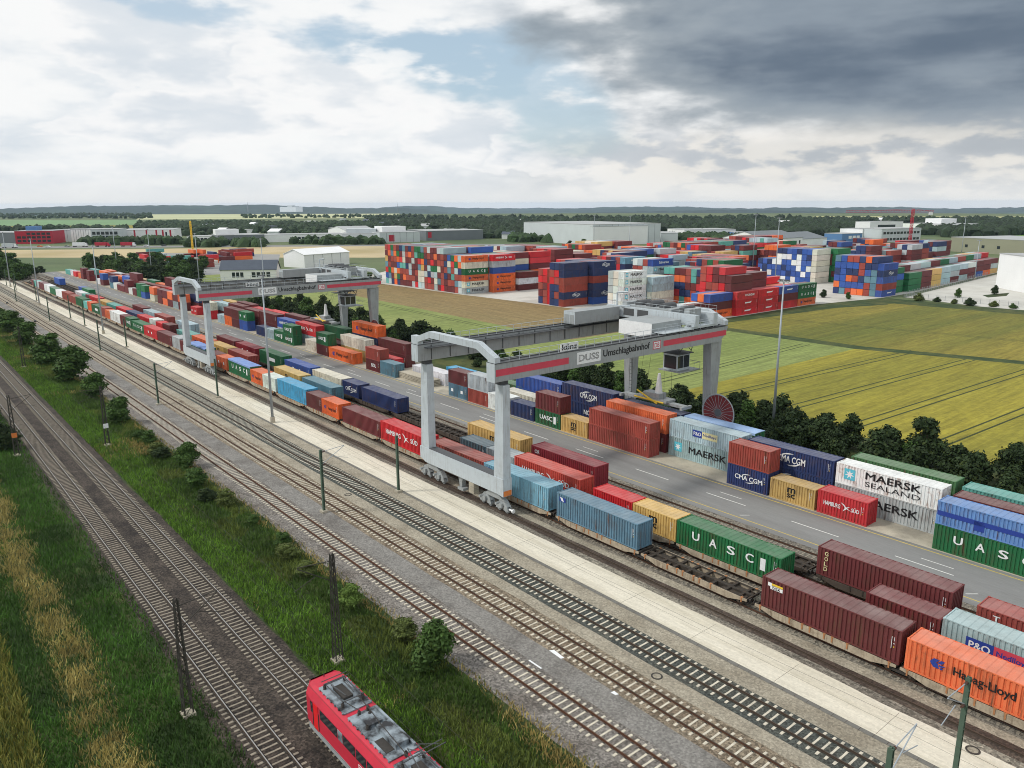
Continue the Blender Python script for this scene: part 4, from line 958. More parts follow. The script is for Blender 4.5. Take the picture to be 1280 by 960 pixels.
# ------------------------------------------------------------------ masts, lamp posts, wires
def h_mast(x, y, h, label, arm=0, green=True):
    o = empty('catenary_mast', (x, y, 0), label, 'mast', 'overhead line masts'); m = MT['mast_green'] if green else MT['mast_dark']
    p = MB()
    for s in (-1, 1): p.box(-.14, .14, s * .12 - .02, s * .12 + .02, .25, h)
    p.box(-.03, .03, -.12, .12, .25, h)
    for z in np.arange(.6, h, .55): p.box(-.13, .13, -.1, .1, z, z + .07)
    p.build('post', m, o); MB().box(-.4, .4, -.4, .4, -.02, .26).build('footing', MT['concrete'], o)
    if arm:
        a = MB().tube((0, 0, h - .3), (0, arm * 3.1, h - .05), .035, n=6).tube((0, 0, h - 1.9), (0, arm * 3.1, h - .1), .04, n=6).tube((0, arm * 1.7, h - 1.2), (0, arm * 3.6, h - 1.7), .03, n=6)
        a.build('bracket_arm', MT['pole_grey'], o)
        i_ = MB()
        for z in (h - .3, h - 1.9):
            for k in range(4): i_.tube((0, arm * (.18 + k * .1), z + k * .012), (0, arm * (.23 + k * .1), z + k * .012), .09, n=8)
        i_.build('insulator', MT['insulator'], o)
    return o
def lattice_mast(x, y, h, label, arm=0, sign=None):
    o = empty('lattice_mast', (x, y, 0), label, 'mast', 'lattice masts of the main line')
    p = MB(); b, t = .3, .12
    for sx in (-1, 1):
        for sy in (-1, 1): p.bar((sx * b, sy * b, .2), (sx * t, sy * t, h), .08)
    n = int(h / .62)
    for i in range(n):
        z0, z1 = .2 + (h - .2) * i / n, .2 + (h - .2) * (i + 1) / n; w0, w1 = b + (t - b) * i / n, b + (t - b) * (i + 1) / n; s = 1 if i % 2 else -1
        for q in (-1, 1):
            p.bar((s * w0, q * w0, z0), (-s * w1, q * w1, z1), .045); p.bar((q * w0, s * w0, z0), (q * w1, -s * w1, z1), .045)
    p.build('lattice', MT['mast_dark'], o); MB().box(-.45, .45, -.45, .45, -.03, .24).build('footing', MT['concrete'], o)
    if arm:
        MB().tube((0, 0, h - .6), (0, arm * 2.9, h - .3), .04, n=6).tube((0, 0, h - 2.4), (0, arm * 2.9, h - .4), .04, n=6).tube((0, arm * 1.5, h - 1.5), (0, arm * 3.3, h - 2.2), .03, n=6).build('bracket_arm', MT['mast_dark'], o)
    if sign: MB().box(-.03, .03, -.35, .35, 2.9, 3.6).build('sign_plate', MT[sign], o).location = (.34, 0, 0)
    return o
for k, x in enumerate((-14.6, -82.0, -149.5, -217, -284.5, -352)):
    h_mast(x, 38.5 if k < 3 else 43.4, 7.9, f'green mast with bracket arm between yard tracks, {nth(k)} from the right', 1)
for k, x in enumerate((-14.6, -82.0, -148, -218, -266.5, -287.5, -350, -400, -428)):
    h_mast(x, 49.0 if k < 3 else 49.9, 7.6, f'dark green mast beside the white service road, {nth(k)} from the right', -1 if k in (0,) else 0)
for k, x in enumerate((-53.3, -131.5, -205, -280)): lattice_mast(x, 13.4, 9.3, f'lattice mast left of the main line, {nth(k)} from the right', 1, 'orange_paint' if k == 1 else None)
for k, x in enumerate((-52.4, -128.2, -206, -282)): lattice_mast(x, 25.0, 9.5, f'lattice mast in the verge right of the main line, {nth(k)} from the right', -1, 'white_paint' if k == 1 else None)
def lamp_post(x, y, h, label):
    o = empty('floodlight_pole', (x, y, 0), label, 'lamp post', 'tall floodlight poles')
    MB().tube((0, 0, .9), (0, 0, h), .24, .1, n=12).build('pole', MT['pole_grey'], o, smooth=True)
    MB().tube((0, 0, -.03), (0, 0, 1.0), .42, .38, n=12).build('footing', MT['concrete'], o)
    hd = MB().box(-.9, .9, -.08, .08, h - .05, h + .1)
    hd.build('cross_arm', MT['steel_dark'], o)
    for s in (-.75, -.25, .25, .75): MB().prism([(-.3, h - .3), (.3, h - .12), (.3, h - .02), (-.3, h - .16)], s - .18, s + .18, 0, 'x').build('floodlight', MT['steel_grey'], o)
for k, (x, y, h) in enumerate(((-124.1, 49.9, 25), (-246.2, 50.6, 25.3), (-333.6, 48.3, 24.5), (-420, 50.4, 24.5))): lamp_post(x, y, h, f'tall grey floodlight pole beside the white service road, {nth(k)} from the right')
for k, (x, y, h) in enumerate(((-64.6, 108, 24.8), (-262, 106, 25), (-330, 106, 25), (-398, 106, 25), (-455, 104, 25))): lamp_post(x, y, h, f'tall grey floodlight pole behind the container rows, {nth(k)} from the right')
for k, (px, pb, pt) in enumerate(((940, 345, 268), (968, 360, 272), (742, 320, 269), (786, 330, 270), (1200, 330, 271), (1218, 350, 300))):
    x, y = W(px, pb); lamp_post(x, y, max(12, HZ(px, pt, x, y)), f'slim far floodlight pole in the storage yard, {["left of the big beige stack", "by the checkered stack", "before the large grey hall", "by the hall corner", "by the olive hall", "by the far fence"][k]}')
def wire(name, pts, y, zs, label):
    mb = MB()
    for (a, za), (b, zb) in zip(zip(pts[:-1], zs[:-1]), zip(pts[1:], zs[1:])):
        n = 8
        for i in range(n):
            q = lambda t: (a + (b - a) * t, y, za + (zb - za) * t - .9 * 4 * t * (1 - t) * .5)
            mb.tube(q(i / n), q((i + 1) / n), .009, n=3, cap=False)
    tag(mb.build(name, MT['iron']), label, 'wire', 'overhead wires')
mx = [30, -53, -131.5, -205, -280, -360]
for y, lb in ((16.55, 'left main line track'), (20.78, 'right main line track')):
    wire('catenary_wire', mx, y, [8.9] * 6, f'thin carrying wire high above the {lb}'); wire('contact_wire', mx, y, [6.3] * 6, f'thin contact wire low above the {lb}')
mx2 = [50, -14.6, -82, -149.5, -217, -284.5, -352]
wire('catenary_wire', mx2, 41.6, [7.7] * 7, 'thin carrying wire above the brownish yard track')
wire('catenary_wire', mx2, 45.9, [7.6] * 7, 'thin carrying wire above the blackish yard track')

# ------------------------------------------------------------------ locomotive
def locomotive(x0, yc):
    o = empty('locomotive', (x0, yc, 0), 'red electric locomotive with pale roof gear on the dark main line', 'locomotive')
    redm = mat('loco_red', S(200, 46, 66), .55, .1, .5, grime=.25, gcol=S(120, 60, 60)); lgrey = mat('loco_grey', S(158, 170, 178), .6, .1, .8, col2=S(46, 46, 48), scale2=.8, c2lo=.42, c2hi=.62); sk = MT['steel_grey']
    LL, hw = 16.7, 1.55
    sec = lambda w, zr: [(-w, 1.15), (-w, 3.15), (-w + .3, 3.72), (-.95, zr), (.95, zr), (w - .3, 3.72), (w, 3.15), (w, 1.15)]
    st = [(0.0, 1.15, 3.62), (.45, 1.45, 3.78), (1.3, hw, 3.86), (LL - 1.3, hw, 3.86), (LL - .45, 1.45, 3.78), (LL, 1.15, 3.62)]
    mb = MB()
    for x, w, zr in st: mb.v += [(x, p[0], p[1]) for p in sec(w, zr)]
    k = 8
    for i in range(len(st) - 1):
        for j in range(k):
            a = i * k + j; b = i * k + (j + 1) % k; mb.f.append((a, b, b + k, a + k)); mb.m.append(0)
    mb.f.append(tuple(range(k))); mb.f.append(tuple(range((len(st) - 1) * k, len(st) * k))[::-1]); mb.m += [0, 0]
    body = mb.build('body', redm, o)
    sk_ = MB()
    for s in (-1, 1): y0, y1 = sorted((s * (hw + .01), s * (hw - .12))); sk_.box(.9, LL - .9, y0, y1, .78, 1.2)
    sk_.box(.4, LL - .4, -1.3, 1.3, .75, 1.14); sk_.build('underframe', sk, o)
    for s in (-1, 1):
        y = s * (hw + .004); e = lambda a, b: sorted((s * a, s * b))
        def pane(nm, xa, xb, za, zb, m, d=.02): ya, yb = sorted((y, y + s * d)); return MB().box(xa, xb, ya, yb, za, zb).build(nm, m, body)
        for (xa, xb) in ((1.32, 1.62), (LL - 1.62, LL - 1.32)): pane('cab_window', xa, xb, 2.25, 3.05, MT['glass'])
        for (xa, xb) in ((1.75, 2.4), (LL - 2.4, LL - 1.75)):
            dd = pane('door', xa, xb, 1.2, 3.12, mat('door_red', S(236, 34, 40), .4, .03, 1)); pane('handrail', xa - .1, xa - .06, 1.3, 2.6, MT['steel_dark'], .05); pane('handrail', xb + .06, xb + .1, 1.3, 2.6, MT['steel_dark'], .05)
        for xa, xb, q in ((2.75, 5.2, 'glass'), (5.3, 5.95, 'lg'), (6.05, 7.6, 'glass'), (7.75, 9.0, 'glass'), (9.15, 10.6, 'glass'), (10.75, 11.4, 'lg'), (11.5, 13.95, 'glass')): pane('louvre' if q == 'lg' else 'side_window', xa, xb, 2.38, 3.1, lgrey if q == 'lg' else MT['glass'])
        if s < 0:
            pane('emblem', 8.0, 8.75, 1.62, 2.15, MT['white_paint'], .012); pane('emblem_field', 8.06, 8.69, 1.67, 2.1, redm, .018)
            t = add('lettering', text_mesh('DB', 'white_paint', .008), o, (8.375, -hw - .03, 1.73), 0, (.46, .32, 1)); t.rotation_euler = (math.pi / 2, 0, 0)
    for xa, xb in ((1.6, 5.3), (5.75, 11.0), (11.4, 15.1)):
        rp = MB().box(xa, xb, -1.02, 1.02, 3.86, 3.94)
        for xx in np.arange(xa + .2, xb, .55):
            for s in (-1, 1): rp.box(xx, xx + .1, s * 1.05 - .05, s * 1.05 + .05, 3.86, 3.95)
        rp.build('roof_panel', lgrey, o)
    g_ = MB().box(6.3, 7.6, -.5, .5, 3.945, 4.15).box(8.0, 10.4, -.2, .7, 3.945, 4.3).box(6.0, 10.8, .82, .98, 3.945, 4.12); g_.build('roof_boxes', lgrey, o)
    MB().box(8.9, 10.3, -.85, -.25, 3.945, 3.97).build('roof_grille', MT['iron'], o)
    ins = MB()
    for (x, y) in ((2.0, -.75), (2.0, .75), (4.6, -.75), (4.6, .75), (6.0, -.3), (6.5, .2), (7.6, -.6), (7.9, .1), (12, -.75), (12, .75), (14.6, -.75), (14.6, .75), (11.2, .0), (5.9, .4)):
        for k_ in range(3): ins.tube((x, y, 3.94 + k_ * .11), (x, y, 4.0 + k_ * .11), .13, .09, n=8)
        ins.tube((x, y, 3.94), (x, y, 4.28), .06, n=6)
    ins.build('roof_insulator', MT['iron'], o)
    bb = MB()
    for a, b in (((4.6, .4, 4.3), (6.2, .3, 4.3)), ((6.2, .3, 4.3), (7.9, .1, 4.3)), ((7.9, .1, 4.3), (12, -.2, 4.3)), ((4.6, -.6, 4.3), (6.0, -.3, 4.3))): bb.tube(a, b, .03, n=6)
    bb.build('roof_conductor', MT['iron'], o)
    for xc, up in ((3.3, False), (13.2, True)):
        p = MB(); z0 = 4.3
        p.box(xc - 1.3, xc - 1.2, -.75, .75, z0 - .05, z0).box(xc + 1.2, xc + 1.3, -.75, .75, z0 - .05, z0).box(xc - 1.3, xc + 1.3, -.72, -.66, z0 - .05, z0).box(xc - 1.3, xc + 1.3, .66, .72, z0 - .05, z0)
        if up: kx, kz, hx_, hz = xc - 1.3, 5.0, xc + .7, 6.1
        else: kx, kz, hx_, hz = xc + .9, 4.45, xc - 1.2, 4.5
        for s in (-1, 1): p.tube((xc + 1.0 if up else xc - .9, s * .45, z0), (kx, s * .3, kz), .035, n=6); p.tube((kx, s * .3, kz), (hx_, s * .55, hz), .025, n=6)
        for dx in (-.18, .18): p.tube((hx_ + dx, -.95, hz + .02), (hx_ + dx, .95, hz + .02), .03, n=6)
        p.build('pantograph', MT['steel_dark'], o)
        MB().box(xc - .9, xc + .7, -.35, .35, 3.945, 4.12).build('pantograph_base', MT['iron'], o)
    for xc in (4.1, LL - 4.1):
        bg = MB()
        for s in (-1, 1): bg.prism([(xc - 2.3, .75), (xc - 1.8, .45), (xc + 1.8, .45), (xc + 2.3, .75)], s * 1.05, s * 1.2)
        bo = bg.build('bogie', MT['iron'], o)
        for dx in (-1.7, 1.7):
            w = MB()
            for s in (-1, 1): w.tube((xc + dx, s * .69, .82), (xc + dx, s * .83, .82), .62, n=18)
            w.tube((xc + dx, -.7, .82), (xc + dx, .7, .82), .1, n=8).build('wheelset', MT['rail_dull'], bo)
    for xe, s in ((.1, -1), (LL - .1, 1)):
        for y in (-.88, .88): MB().tube((xe + s * -.1, y, 1.05), (xe + s * .4, y, 1.05), .1, n=8).tube((xe + s * .38, y, 1.05), (xe + s * .45, y, 1.05), .26, n=12).build('buffer', MT['iron'], o)
    MB().tube((.35, 0, 3.6), (.35, 0, 4.0), .04, n=6).build('horn', MT['iron'], o)
locomotive(-46.3, 20.78)
# small things lying by the tracks
def litter(name, label, px, py, mb_, m, cat):
    x, y = W(px, py); o = mb_.build(name, m); o.location = (x, y, .02); tag(o, label, cat)
litter('paper_sheet', 'white sheet lying on the grey path by the brownish track', 696, 818, MB().prism([(-.8, -.12), (.7, -.2), (.8, .1), (-.6, .25)], .0, .02, 0, 'z'), MT['white_paint'], 'sheet')
litter('board', 'narrow pale board lying beside the rusty grey track', 669, 831, MB().box(-.75, .75, -.07, .07, 0, .04), MT['white_paint'], 'board')
litter('paper_scrap', 'small pale scrap on the grey path further right', 768, 867, MB().prism([(-.25, -.15), (.2, -.1), (.3, .15), (-.2, .2)], .0, .02, 0, 'z'), MT['white_paint'], 'scrap')
def manhole(px, py, label, m='iron'):
    x, y = W(px, py); o = empty('manhole', (x, y, .0), label, 'manhole', 'manholes')
    n = 20; mb = MB()
    for i in range(n):
        a, b = 2 * math.pi * i / n, 2 * math.pi * (i + 1) / n; p = lambda r_, q, z: (r_ * math.cos(q), r_ * math.sin(q), z)
        mb.poly([p(.46, a, .05), p(.46, b, .05), p(.34, b, .05), p(.34, a, .05)]); mb.poly([p(.46, a, -.05), p(.46, b, -.05), p(.46, b, .05), p(.46, a, .05)])
    mb.build('ring', MT['iron'], o); MB().tube((0, 0, 0), (0, 0, .035), .33, n=20).build('lid', MT['beige_path'], o)
manhole(821, 845.5, 'round manhole ring on the beige strip between two tracks'); manhole(1216, 938, 'dark manhole beside the crane rail at bottom right'); manhole(435, 618.5, 'small manhole between yard tracks near a mast')
for k, (px, py) in enumerate(((9, 379.5), (44, 402.5))):
    x, y = W(px, py); o = empty('point_box', (x, y, 0), f'small dark box between yard tracks at far left, {["further", "nearer"][k]} one', 'box')
    MB().box(-.5, .5, -.3, .3, 0, .5).build('housing', MT['iron'], o); MB().box(-.54, .54, -.34, .34, .5, .56).build('lid', MT['steel_dark'], o)

# ------------------------------------------------------------------ plants
def leaf_mesh(name, n, lobes, size, base, seed, flat=1.):
    r = np.random.default_rng(seed); w = np.array([l[3] ** 2 * l[2] if False else l[3] ** 2 for l in lobes]); pick = r.choice(len(lobes), n, p=w / w.sum()); lo = np.array(lobes)[pick]
    d = r.normal(0, 1, (n, 3)); d[:, 2] = np.where(r.random(n) < .75, np.abs(d[:, 2]), d[:, 2]); d /= np.linalg.norm(d, axis=1)[:, None]
    rad = (r.random(n) ** .45)[:, None] * (1 + .16 * r.normal(0, 1, (n, 1)))
    c = lo[:, :3] + d * rad * lo[:, 3:4] * np.array([1, 1, flat])
    nrm = d + r.normal(0, .55, (n, 3)); nrm /= np.linalg.norm(nrm, axis=1)[:, None]
    t = np.cross(nrm, r.normal(0, 1, (n, 3))); t /= np.linalg.norm(t, axis=1)[:, None] + 1e-9; bt = np.cross(nrm, t)
    s = size * (.6 + .8 * r.random((n, 1)))
    v = np.stack([c - t * s, c + bt * s * .55, c + t * s, c - bt * s * .55], 1)
    v[:, :, 2] = np.maximum(v[:, :, 2], .02)
    f = (.75 + .5 * r.random(n)) * (.85 + .3 * r.random(len(lobes))[pick])
    col = np.array(base)[None] * f[:, None] * np.array([1, 1, 1]) + (r.random((n, 1)) < .12) * np.array([[.02, .02, 0]])
    return big_mesh(name, v.reshape(-1, 3), 4, MT['leaf'], np.concatenate([col, np.ones((n, 1))], 1))
def lobes(seed, h, w, n, low=.15):
    r = random.Random(seed); out = []
    for i in range(n):
        t = r.random(); z = h * (low + (.86 - low) * t); q = w * (1 - abs(t - .35) * .9) * r.uniform(.2, .58); a = r.random() * 6.28; rr = w * r.uniform(.34, .52) * (1.08 - .45 * t)
        out.append((q * math.cos(a), q * math.sin(a), max(z, rr * .6), rr))
    return out
CROWN = {}
GREENS = {'dark': S(48, 64, 35), 'mid': S(66, 92, 42), 'light': S(94, 118, 54), 'olive': S(86, 98, 50)}
for kind, seeds, h, w, n, nl, sz, low in (('bush', (1, 2, 3), 3.0, 1.7, 2600, 11, .17, .1), ('tree', (4, 5, 6, 7), 7.0, 3.0, 3000, 16, .34, .22), ('shrub', (8, 9, 10), 4.0, 2.6, 2000, 12, .3, .08)):
    for s in seeds:
        for gk, gc in GREENS.items(): CROWN[(kind, s, gk)] = None
def crown(kind, s, gk):
    if CROWN[(kind, s, gk)] is None:
        h, w, n, nl, sz, low = {'bush': (3.0, 1.5, 6000, 18, .12, .06), 'tree': (7.0, 3.2, 6000, 20, .26, .12), 'shrub': (4.0, 2.7, 4200, 15, .22, .05)}[kind]
        CROWN[(kind, s, gk)] = leaf_mesh('crown', n, lobes(s, h, w, nl, low), sz, GREENS[gk], s)
    return CROWN[(kind, s, gk)]
TRUNK = {}
def trunk(kind):
    if kind not in TRUNK:
        h = {'bush': 2.2, 'tree': 5.0, 'shrub': 2.8}[kind]; r = h * .035; mb = MB().tube((0, 0, -.1), (.05, .02, h * .55), r * 1.3, r * .8, n=7).tube((.05, .02, h * .55), (0, .1, h), r * .8, r * .25, n=6)
        for k in range(5): a = k * 1.3; z = h * (.3 + .1 * k); mb.tube((.03, .01, z), (h * .25 * math.cos(a), h * .25 * math.sin(a), z + h * .28), r * .5, r * .15, n=5)
        TRUNK[kind] = mb.mesh('trunk', MT['bark'])
    return TRUNK[kind]
def plant(name, kind, x, y, h, gk, label, group, wide=1.):
    h0 = {'bush': 3.0, 'tree': 7.0, 'shrub': 4.0}[kind]; s = h / h0
    o = empty(name, (x, y, -.02), label, {'bush': 'bush', 'tree': 'tree', 'shrub': 'bush'}[kind], group, random.random() * 6.28); o.scale = (s * wide, s * wide, s)
    add('crown', crown(kind, random.choice({'bush': (1, 2, 3), 'tree': (4, 5, 6, 7), 'shrub': (8, 9, 10)}[kind]), gk), o); add('trunk', trunk(kind), o); return o
vb = [(-47, 30.6, 2.9, 'mid', .95), (-59.5, 30.0, 1.7, 'light', 1.), (-68, 29.6, 1.2, 'olive', 1.3), (-76, 30.6, 1.3, 'mid', 1.2), (-92, 30.3, 1.5, 'olive', 1.3), (-101, 29.4, 1.9, 'mid', 1.2), (-110, 31.4, 2.6, 'mid', 1.), (-118, 29.5, 1.5, 'olive', 1.3), (-126, 30.5, 1.4, 'mid', 1.3), (-140.5, 30.0, 3.4, 'mid', .95), (-164.5, 31.2, 3.4, 'mid', 1.05), (-184, 30.8, 5.6, 'mid', 1.0), (-208, 30.6, 5.2, 'mid', 1.15), (-239, 31.0, 4.6, 'mid', 1.1), (-268, 30.5, 4.6, 'mid', 1.2), (-286, 30, 4.0, 'mid', 1.2), (-136, 11.5, 3.4, 'dark', 1.2), (-146, 10.2, 4.2, 'mid', 1.1), (-158, 11.2, 4.0, 'dark', 1.2)]
br = random.Random(17)
for i in range(20):
    if i > 9: break
    x = -52 - i * 11.0 + br.uniform(-2, 2); vb.append((x, br.uniform(28.0, 31.6), br.uniform(.7, 1.35) * (1 + max(0, -x - 120) * .006), br.choice(('mid', 'dark', 'olive', 'mid')), br.uniform(1.3, 1.7)))
for k, (x, y, h, gk, wd) in enumerate(sorted(vb, key=lambda q: -q[0])):
    plant('bush', 'bush', x, y, h * 1.4, gk, f"{'dark' if gk == 'dark' else 'fresh' if gk == 'mid' else 'yellowish'} green bush {'in the verge between main line and yard' if y > 20 else 'at the left edge of the main line'}, {nth(k)} from the bottom", 'bushes along the main line', wd * 1.25)
hd = []
for x, y, h, kd, gk in ((-18, 112, 6.5, 'tree', 'dark'), (-25, 113, 5.5, 'shrub', 'mid'), (-32.4, 113.5, 6.2, 'tree', 'dark'), (-38, 110, 4, 'shrub', 'dark'), (-43.0, 112.2, 7.4, 'tree', 'dark'), (-47.5, 110, 4.2, 'shrub', 'dark'), (-53.5, 111, 6.0, 'tree', 'dark'), (-57.5, 111, 5.4, 'tree', 'dark'), (-61, 109, 4.4, 'shrub', 'dark'), (-65, 110, 5.2, 'shrub', 'dark'), (-69, 108.5, 4.0, 'shrub', 'mid'), (-73, 110, 4.4, 'shrub', 'dark'), (-79, 108, 3.6, 'shrub', 'dark'), (-85, 110, 3.8, 'shrub', 'dark'), (-90, 105, 3.4, 'shrub', 'mid'), (-97, 108, 6, 'tree', 'mid'), (-103, 110, 6.4, 'tree', 'dark'), (-109, 111, 6.8, 'tree', 'dark'), (-115, 109, 6.2, 'tree', 'dark'), (-121, 110, 5.6, 'tree', 'mid'), (-128, 108, 4, 'shrub', 'dark'), (-136, 109, 3.6, 'shrub', 'mid'), (-146, 110, 3.8, 'shrub', 'dark'), (-154, 109, 4.6, 'shrub', 'dark'), (-161, 110, 6.2, 'tree', 'dark'), (-167, 109, 6.0, 'shrub', 'dark'), (-173, 111, 5.4, 'shrub', 'dark'), (-180, 110, 4.6, 'shrub', 'dark'), (-188, 108, 4.4, 'shrub', 'mid'), (-196, 110, 6.8, 'tree', 'dark'), (-203, 111, 7.4, 'tree', 'dark'), (-209, 109, 7, 'tree', 'dark'), (-216, 112, 8.4, 'tree', 'dark'), (-223, 110, 7.2, 'tree', 'dark'), (-230, 112, 8.8, 'tree', 'dark'), (-237, 110, 7.4, 'tree', 'mid'), (-244, 111, 8, 'tree', 'dark'), (-252, 110, 6.4, 'tree', 'dark'), (-262, 111, 6, 'tree', 'mid'), (-272, 110, 6.5, 'tree', 'dark')): hd.append((x, y, h, kd, gk))
hr = random.Random(5)
for i in range(92):
    x = -14 - i * 2.95 + hr.uniform(-1, 1); f = 1.25 if x > -75 or -125 < x < -95 or x < -150 else .75
    hd.append((x, hr.choice((104.5, 107, 110.5, 113.5)) + hr.uniform(-1, 1), f * hr.uniform(2.2, 3.6), 'shrub', hr.choice(('dark', 'dark', 'dark', 'mid'))))
hd.sort(key=lambda q: -q[0])
for k, (x, y, h, kd, gk) in enumerate(hd):
    plant('hedge_tree', kd, x, y, h * (.95 if kd == 'tree' else 1.15), gk, f"{'tall dark' if kd == 'tree' else 'low bushy'} hedge {'tree' if kd == 'tree' else 'shrub'} behind the container rows, {nth(k) if k < 80 else nth(k - 80) + ' past the eightieth'} from the right", 'hedge behind the container rows', random.uniform(.95, 1.2))
k = 0
for px, py, h in [(72 + 9 * i + random.uniform(-3, 3), 347 - (i % 3) * 6 + random.uniform(-2, 2), random.uniform(8, 11)) for i in range(21)] + [(95 + 8 * i, 353, 8.5) for i in range(20)]:
    x, y = W(px, py); plant('wood_tree', 'tree', x, max(y, 103), h, random.choice(('dark', 'mid', 'mid')), f'leafy tree in the small wood left behind the road, {nth(k)} along it', 'trees of the small wood', random.uniform(1.1, 1.5)); k += 1
k = 0
for px, py, h in ((-8, 350, 9), (4, 343, 10), (13, 347, 10), (22, 350, 9), (29, 348, 8), (35, 345, 7), (16, 336, 10), (-2, 332, 11), (-20, 348, 10), (45, 343, 4), (52, 341, 4)):
    x, y = W(px, py); plant('wood_tree', 'tree', x, y, h, random.choice(('dark', 'mid')), f'tree in the clump at the far left end of the tracks, {nth(k)} of them', 'trees at the far end of the tracks', 1.5); k += 1
for k, (px, py, h) in enumerate(((245, 350, 5), (300, 346, 4), (318, 345, 4), (395, 355, 6), (405, 352, 6.5), (415, 356, 6), (425, 352, 6), (463, 356, 6), (470, 353, 5), (388, 352, 5), (456, 350, 4), (730, 312, 9), (712, 313, 8), (1029, 372, 3.5), (1060, 374, 3), (1197, 372, 4), (1243, 368, 4))):
    x, y = W(px, py); plant('yard_tree', 'tree', x, y, h, random.choice(('dark', 'mid')), f'single tree near the {["house", "house gable", "house front", "tent hall", "tent hall end", "tent hall side", "tent hall corner", "wide stack", "wide stack end", "tent hall back", "sand heap", "large hall wall", "large hall corner", "dark green tower", "blue stack", "fence start", "white building"][k]}', 'single trees by the yards')

def tufts(name, n, sampler, hlo, hhi, wd, cols, label, seed):
    r = np.random.default_rng(seed); p = sampler(r, n); n = len(p)
    h = hlo + (hhi - hlo) * r.random((n, 1)); a = r.random(n) * 6.28; t = np.stack([np.cos(a), np.sin(a), 0 * a], 1); lean = r.normal(0, .35, (n, 3)) * np.array([1, 1, 0])
    p3 = np.concatenate([p[:, :2], np.full((n, 1), -.03)], 1)
    top = p3 + lean * h; top[:, 2] += h[:, 0]
    v = np.stack([p3 - t * wd, p3 + t * wd, top + t * wd * .25, top - t * wd * .25], 1)
    c = np.array(cols)[r.integers(0, len(cols), n)] if p.shape[1] == 2 else np.array(cols)[p[:, 2].astype(int)]
    big = .62 + .5 * vnoise(p[:, 0] + 700, p[:, 1] + 50, 3.1, seed + 50) + .26 * vnoise(p[:, 0] + 700, p[:, 1] + 50, .9, seed + 51)
    c = c * (.75 + .5 * r.random((n, 1))) * big[:, None]
    tag(add(name, big_mesh(name, v.reshape(-1, 3), 4, MT['leaf'], np.concatenate([c, np.ones((n, 1))], 1))), label, 'grass', None, 'stuff')
def vnoise(x, y, sc, seed):
    r = np.random.default_rng(seed); G = r.random((97, 97)); a = (x / sc) % 96; b = (y / sc) % 96; i = a.astype(int); j = b.astype(int); f, g_ = a - i, b - j
    f = f * f * (3 - 2 * f); g_ = g_ * g_ * (3 - 2 * g_)
    return (G[i, j] * (1 - f) + G[i + 1, j] * f) * (1 - g_) + (G[i, j + 1] * (1 - f) + G[i + 1, j + 1] * f) * g_
def xs_(r, n, lo=-330, hi=-18): return hi - (hi - lo) * r.random(n) ** 1.5
def s_mid(r, n):
    x = xs_(r, n); y = 22.9 + 9.6 * r.random(n); q = vnoise(x + 900, y * 2 + 70, 6, 3) + .25 * vnoise(x + 900, y + 70, 1.6, 9)
    edge = (y > 31.3 + 1.3 * (vnoise(x + 900, y * 0 + 5, 4, 5) - .5)); c = np.where(edge & (r.random(n) < .6), 3, np.where(y + r.normal(0, .5, n) < 27.0 + 2.4 * (vnoise(x + 300, y * 0 + 3, 8, 12) - .5), np.where(r.random(n) < .25, 1, 0), np.where(q > .72, 2, 1))); c = np.where((c == 1) & (r.random(n) < np.clip((vnoise(x + 500, y + 9, 7, 8) - .62) * 5, 0, .85)), 3, c)
    ok = (r.random(n) < np.where(y > 31.5, .35, 1)); return np.stack([x, y, c], 1)[ok]
GC = [S(104, 140, 48), S(76, 102, 42), S(104, 118, 54), S(172, 154, 94)]
tufts('verge_grass', 150000, s_mid, .15, .5, .045, GC, 'green grass and weeds in the verge between main line and yard', 21)
def s_left(r, n):
    x = xs_(r, n, -260, -30); y = 4.2 + 10.8 * r.random(n); m = r.random(n) < np.clip(1.45 - np.abs(y - 8.0 - 1.4 * (vnoise(x + 900, y * 0, 7, 2) - .5)) / 1.5, 0, 1) * np.clip(vnoise(x + 900, y + 40, 2.2, 6) * 2.6 - .2, .12, 1)
    c = np.where(m, 3, np.where(vnoise(x + 900, y + 3, 5, 7) > .5, 0, 1)); ok = r.random(n) < np.where(y > 13.4, .5, 1); return np.stack([x, y, c], 1)[ok]
tufts('verge_grass', 120000, s_left, .15, .55, .045, [S(76, 112, 44), S(64, 92, 40), S(92, 106, 48), S(168, 154, 94)], 'green verge with a band of dry straw-coloured grass at left', 22)
def s_crop(r, n):
    row = r.integers(0, 40, n) * .32; x = xs_(r, n, -110, -30); return np.stack([x, 4.25 - row + r.normal(0, .05, n), np.where(r.random(n) < .6, 0, 1)], 1)
strip('crop_soil', -60, 4.3, -.03, MT['grass_dark'], label='crop field at the left edge')
tufts('crop_rows', 60000, s_crop, .5, .8, .05, [S(140, 136, 66), S(104, 116, 56)], 'rows of yellow-green crop at the bottom left', 23)

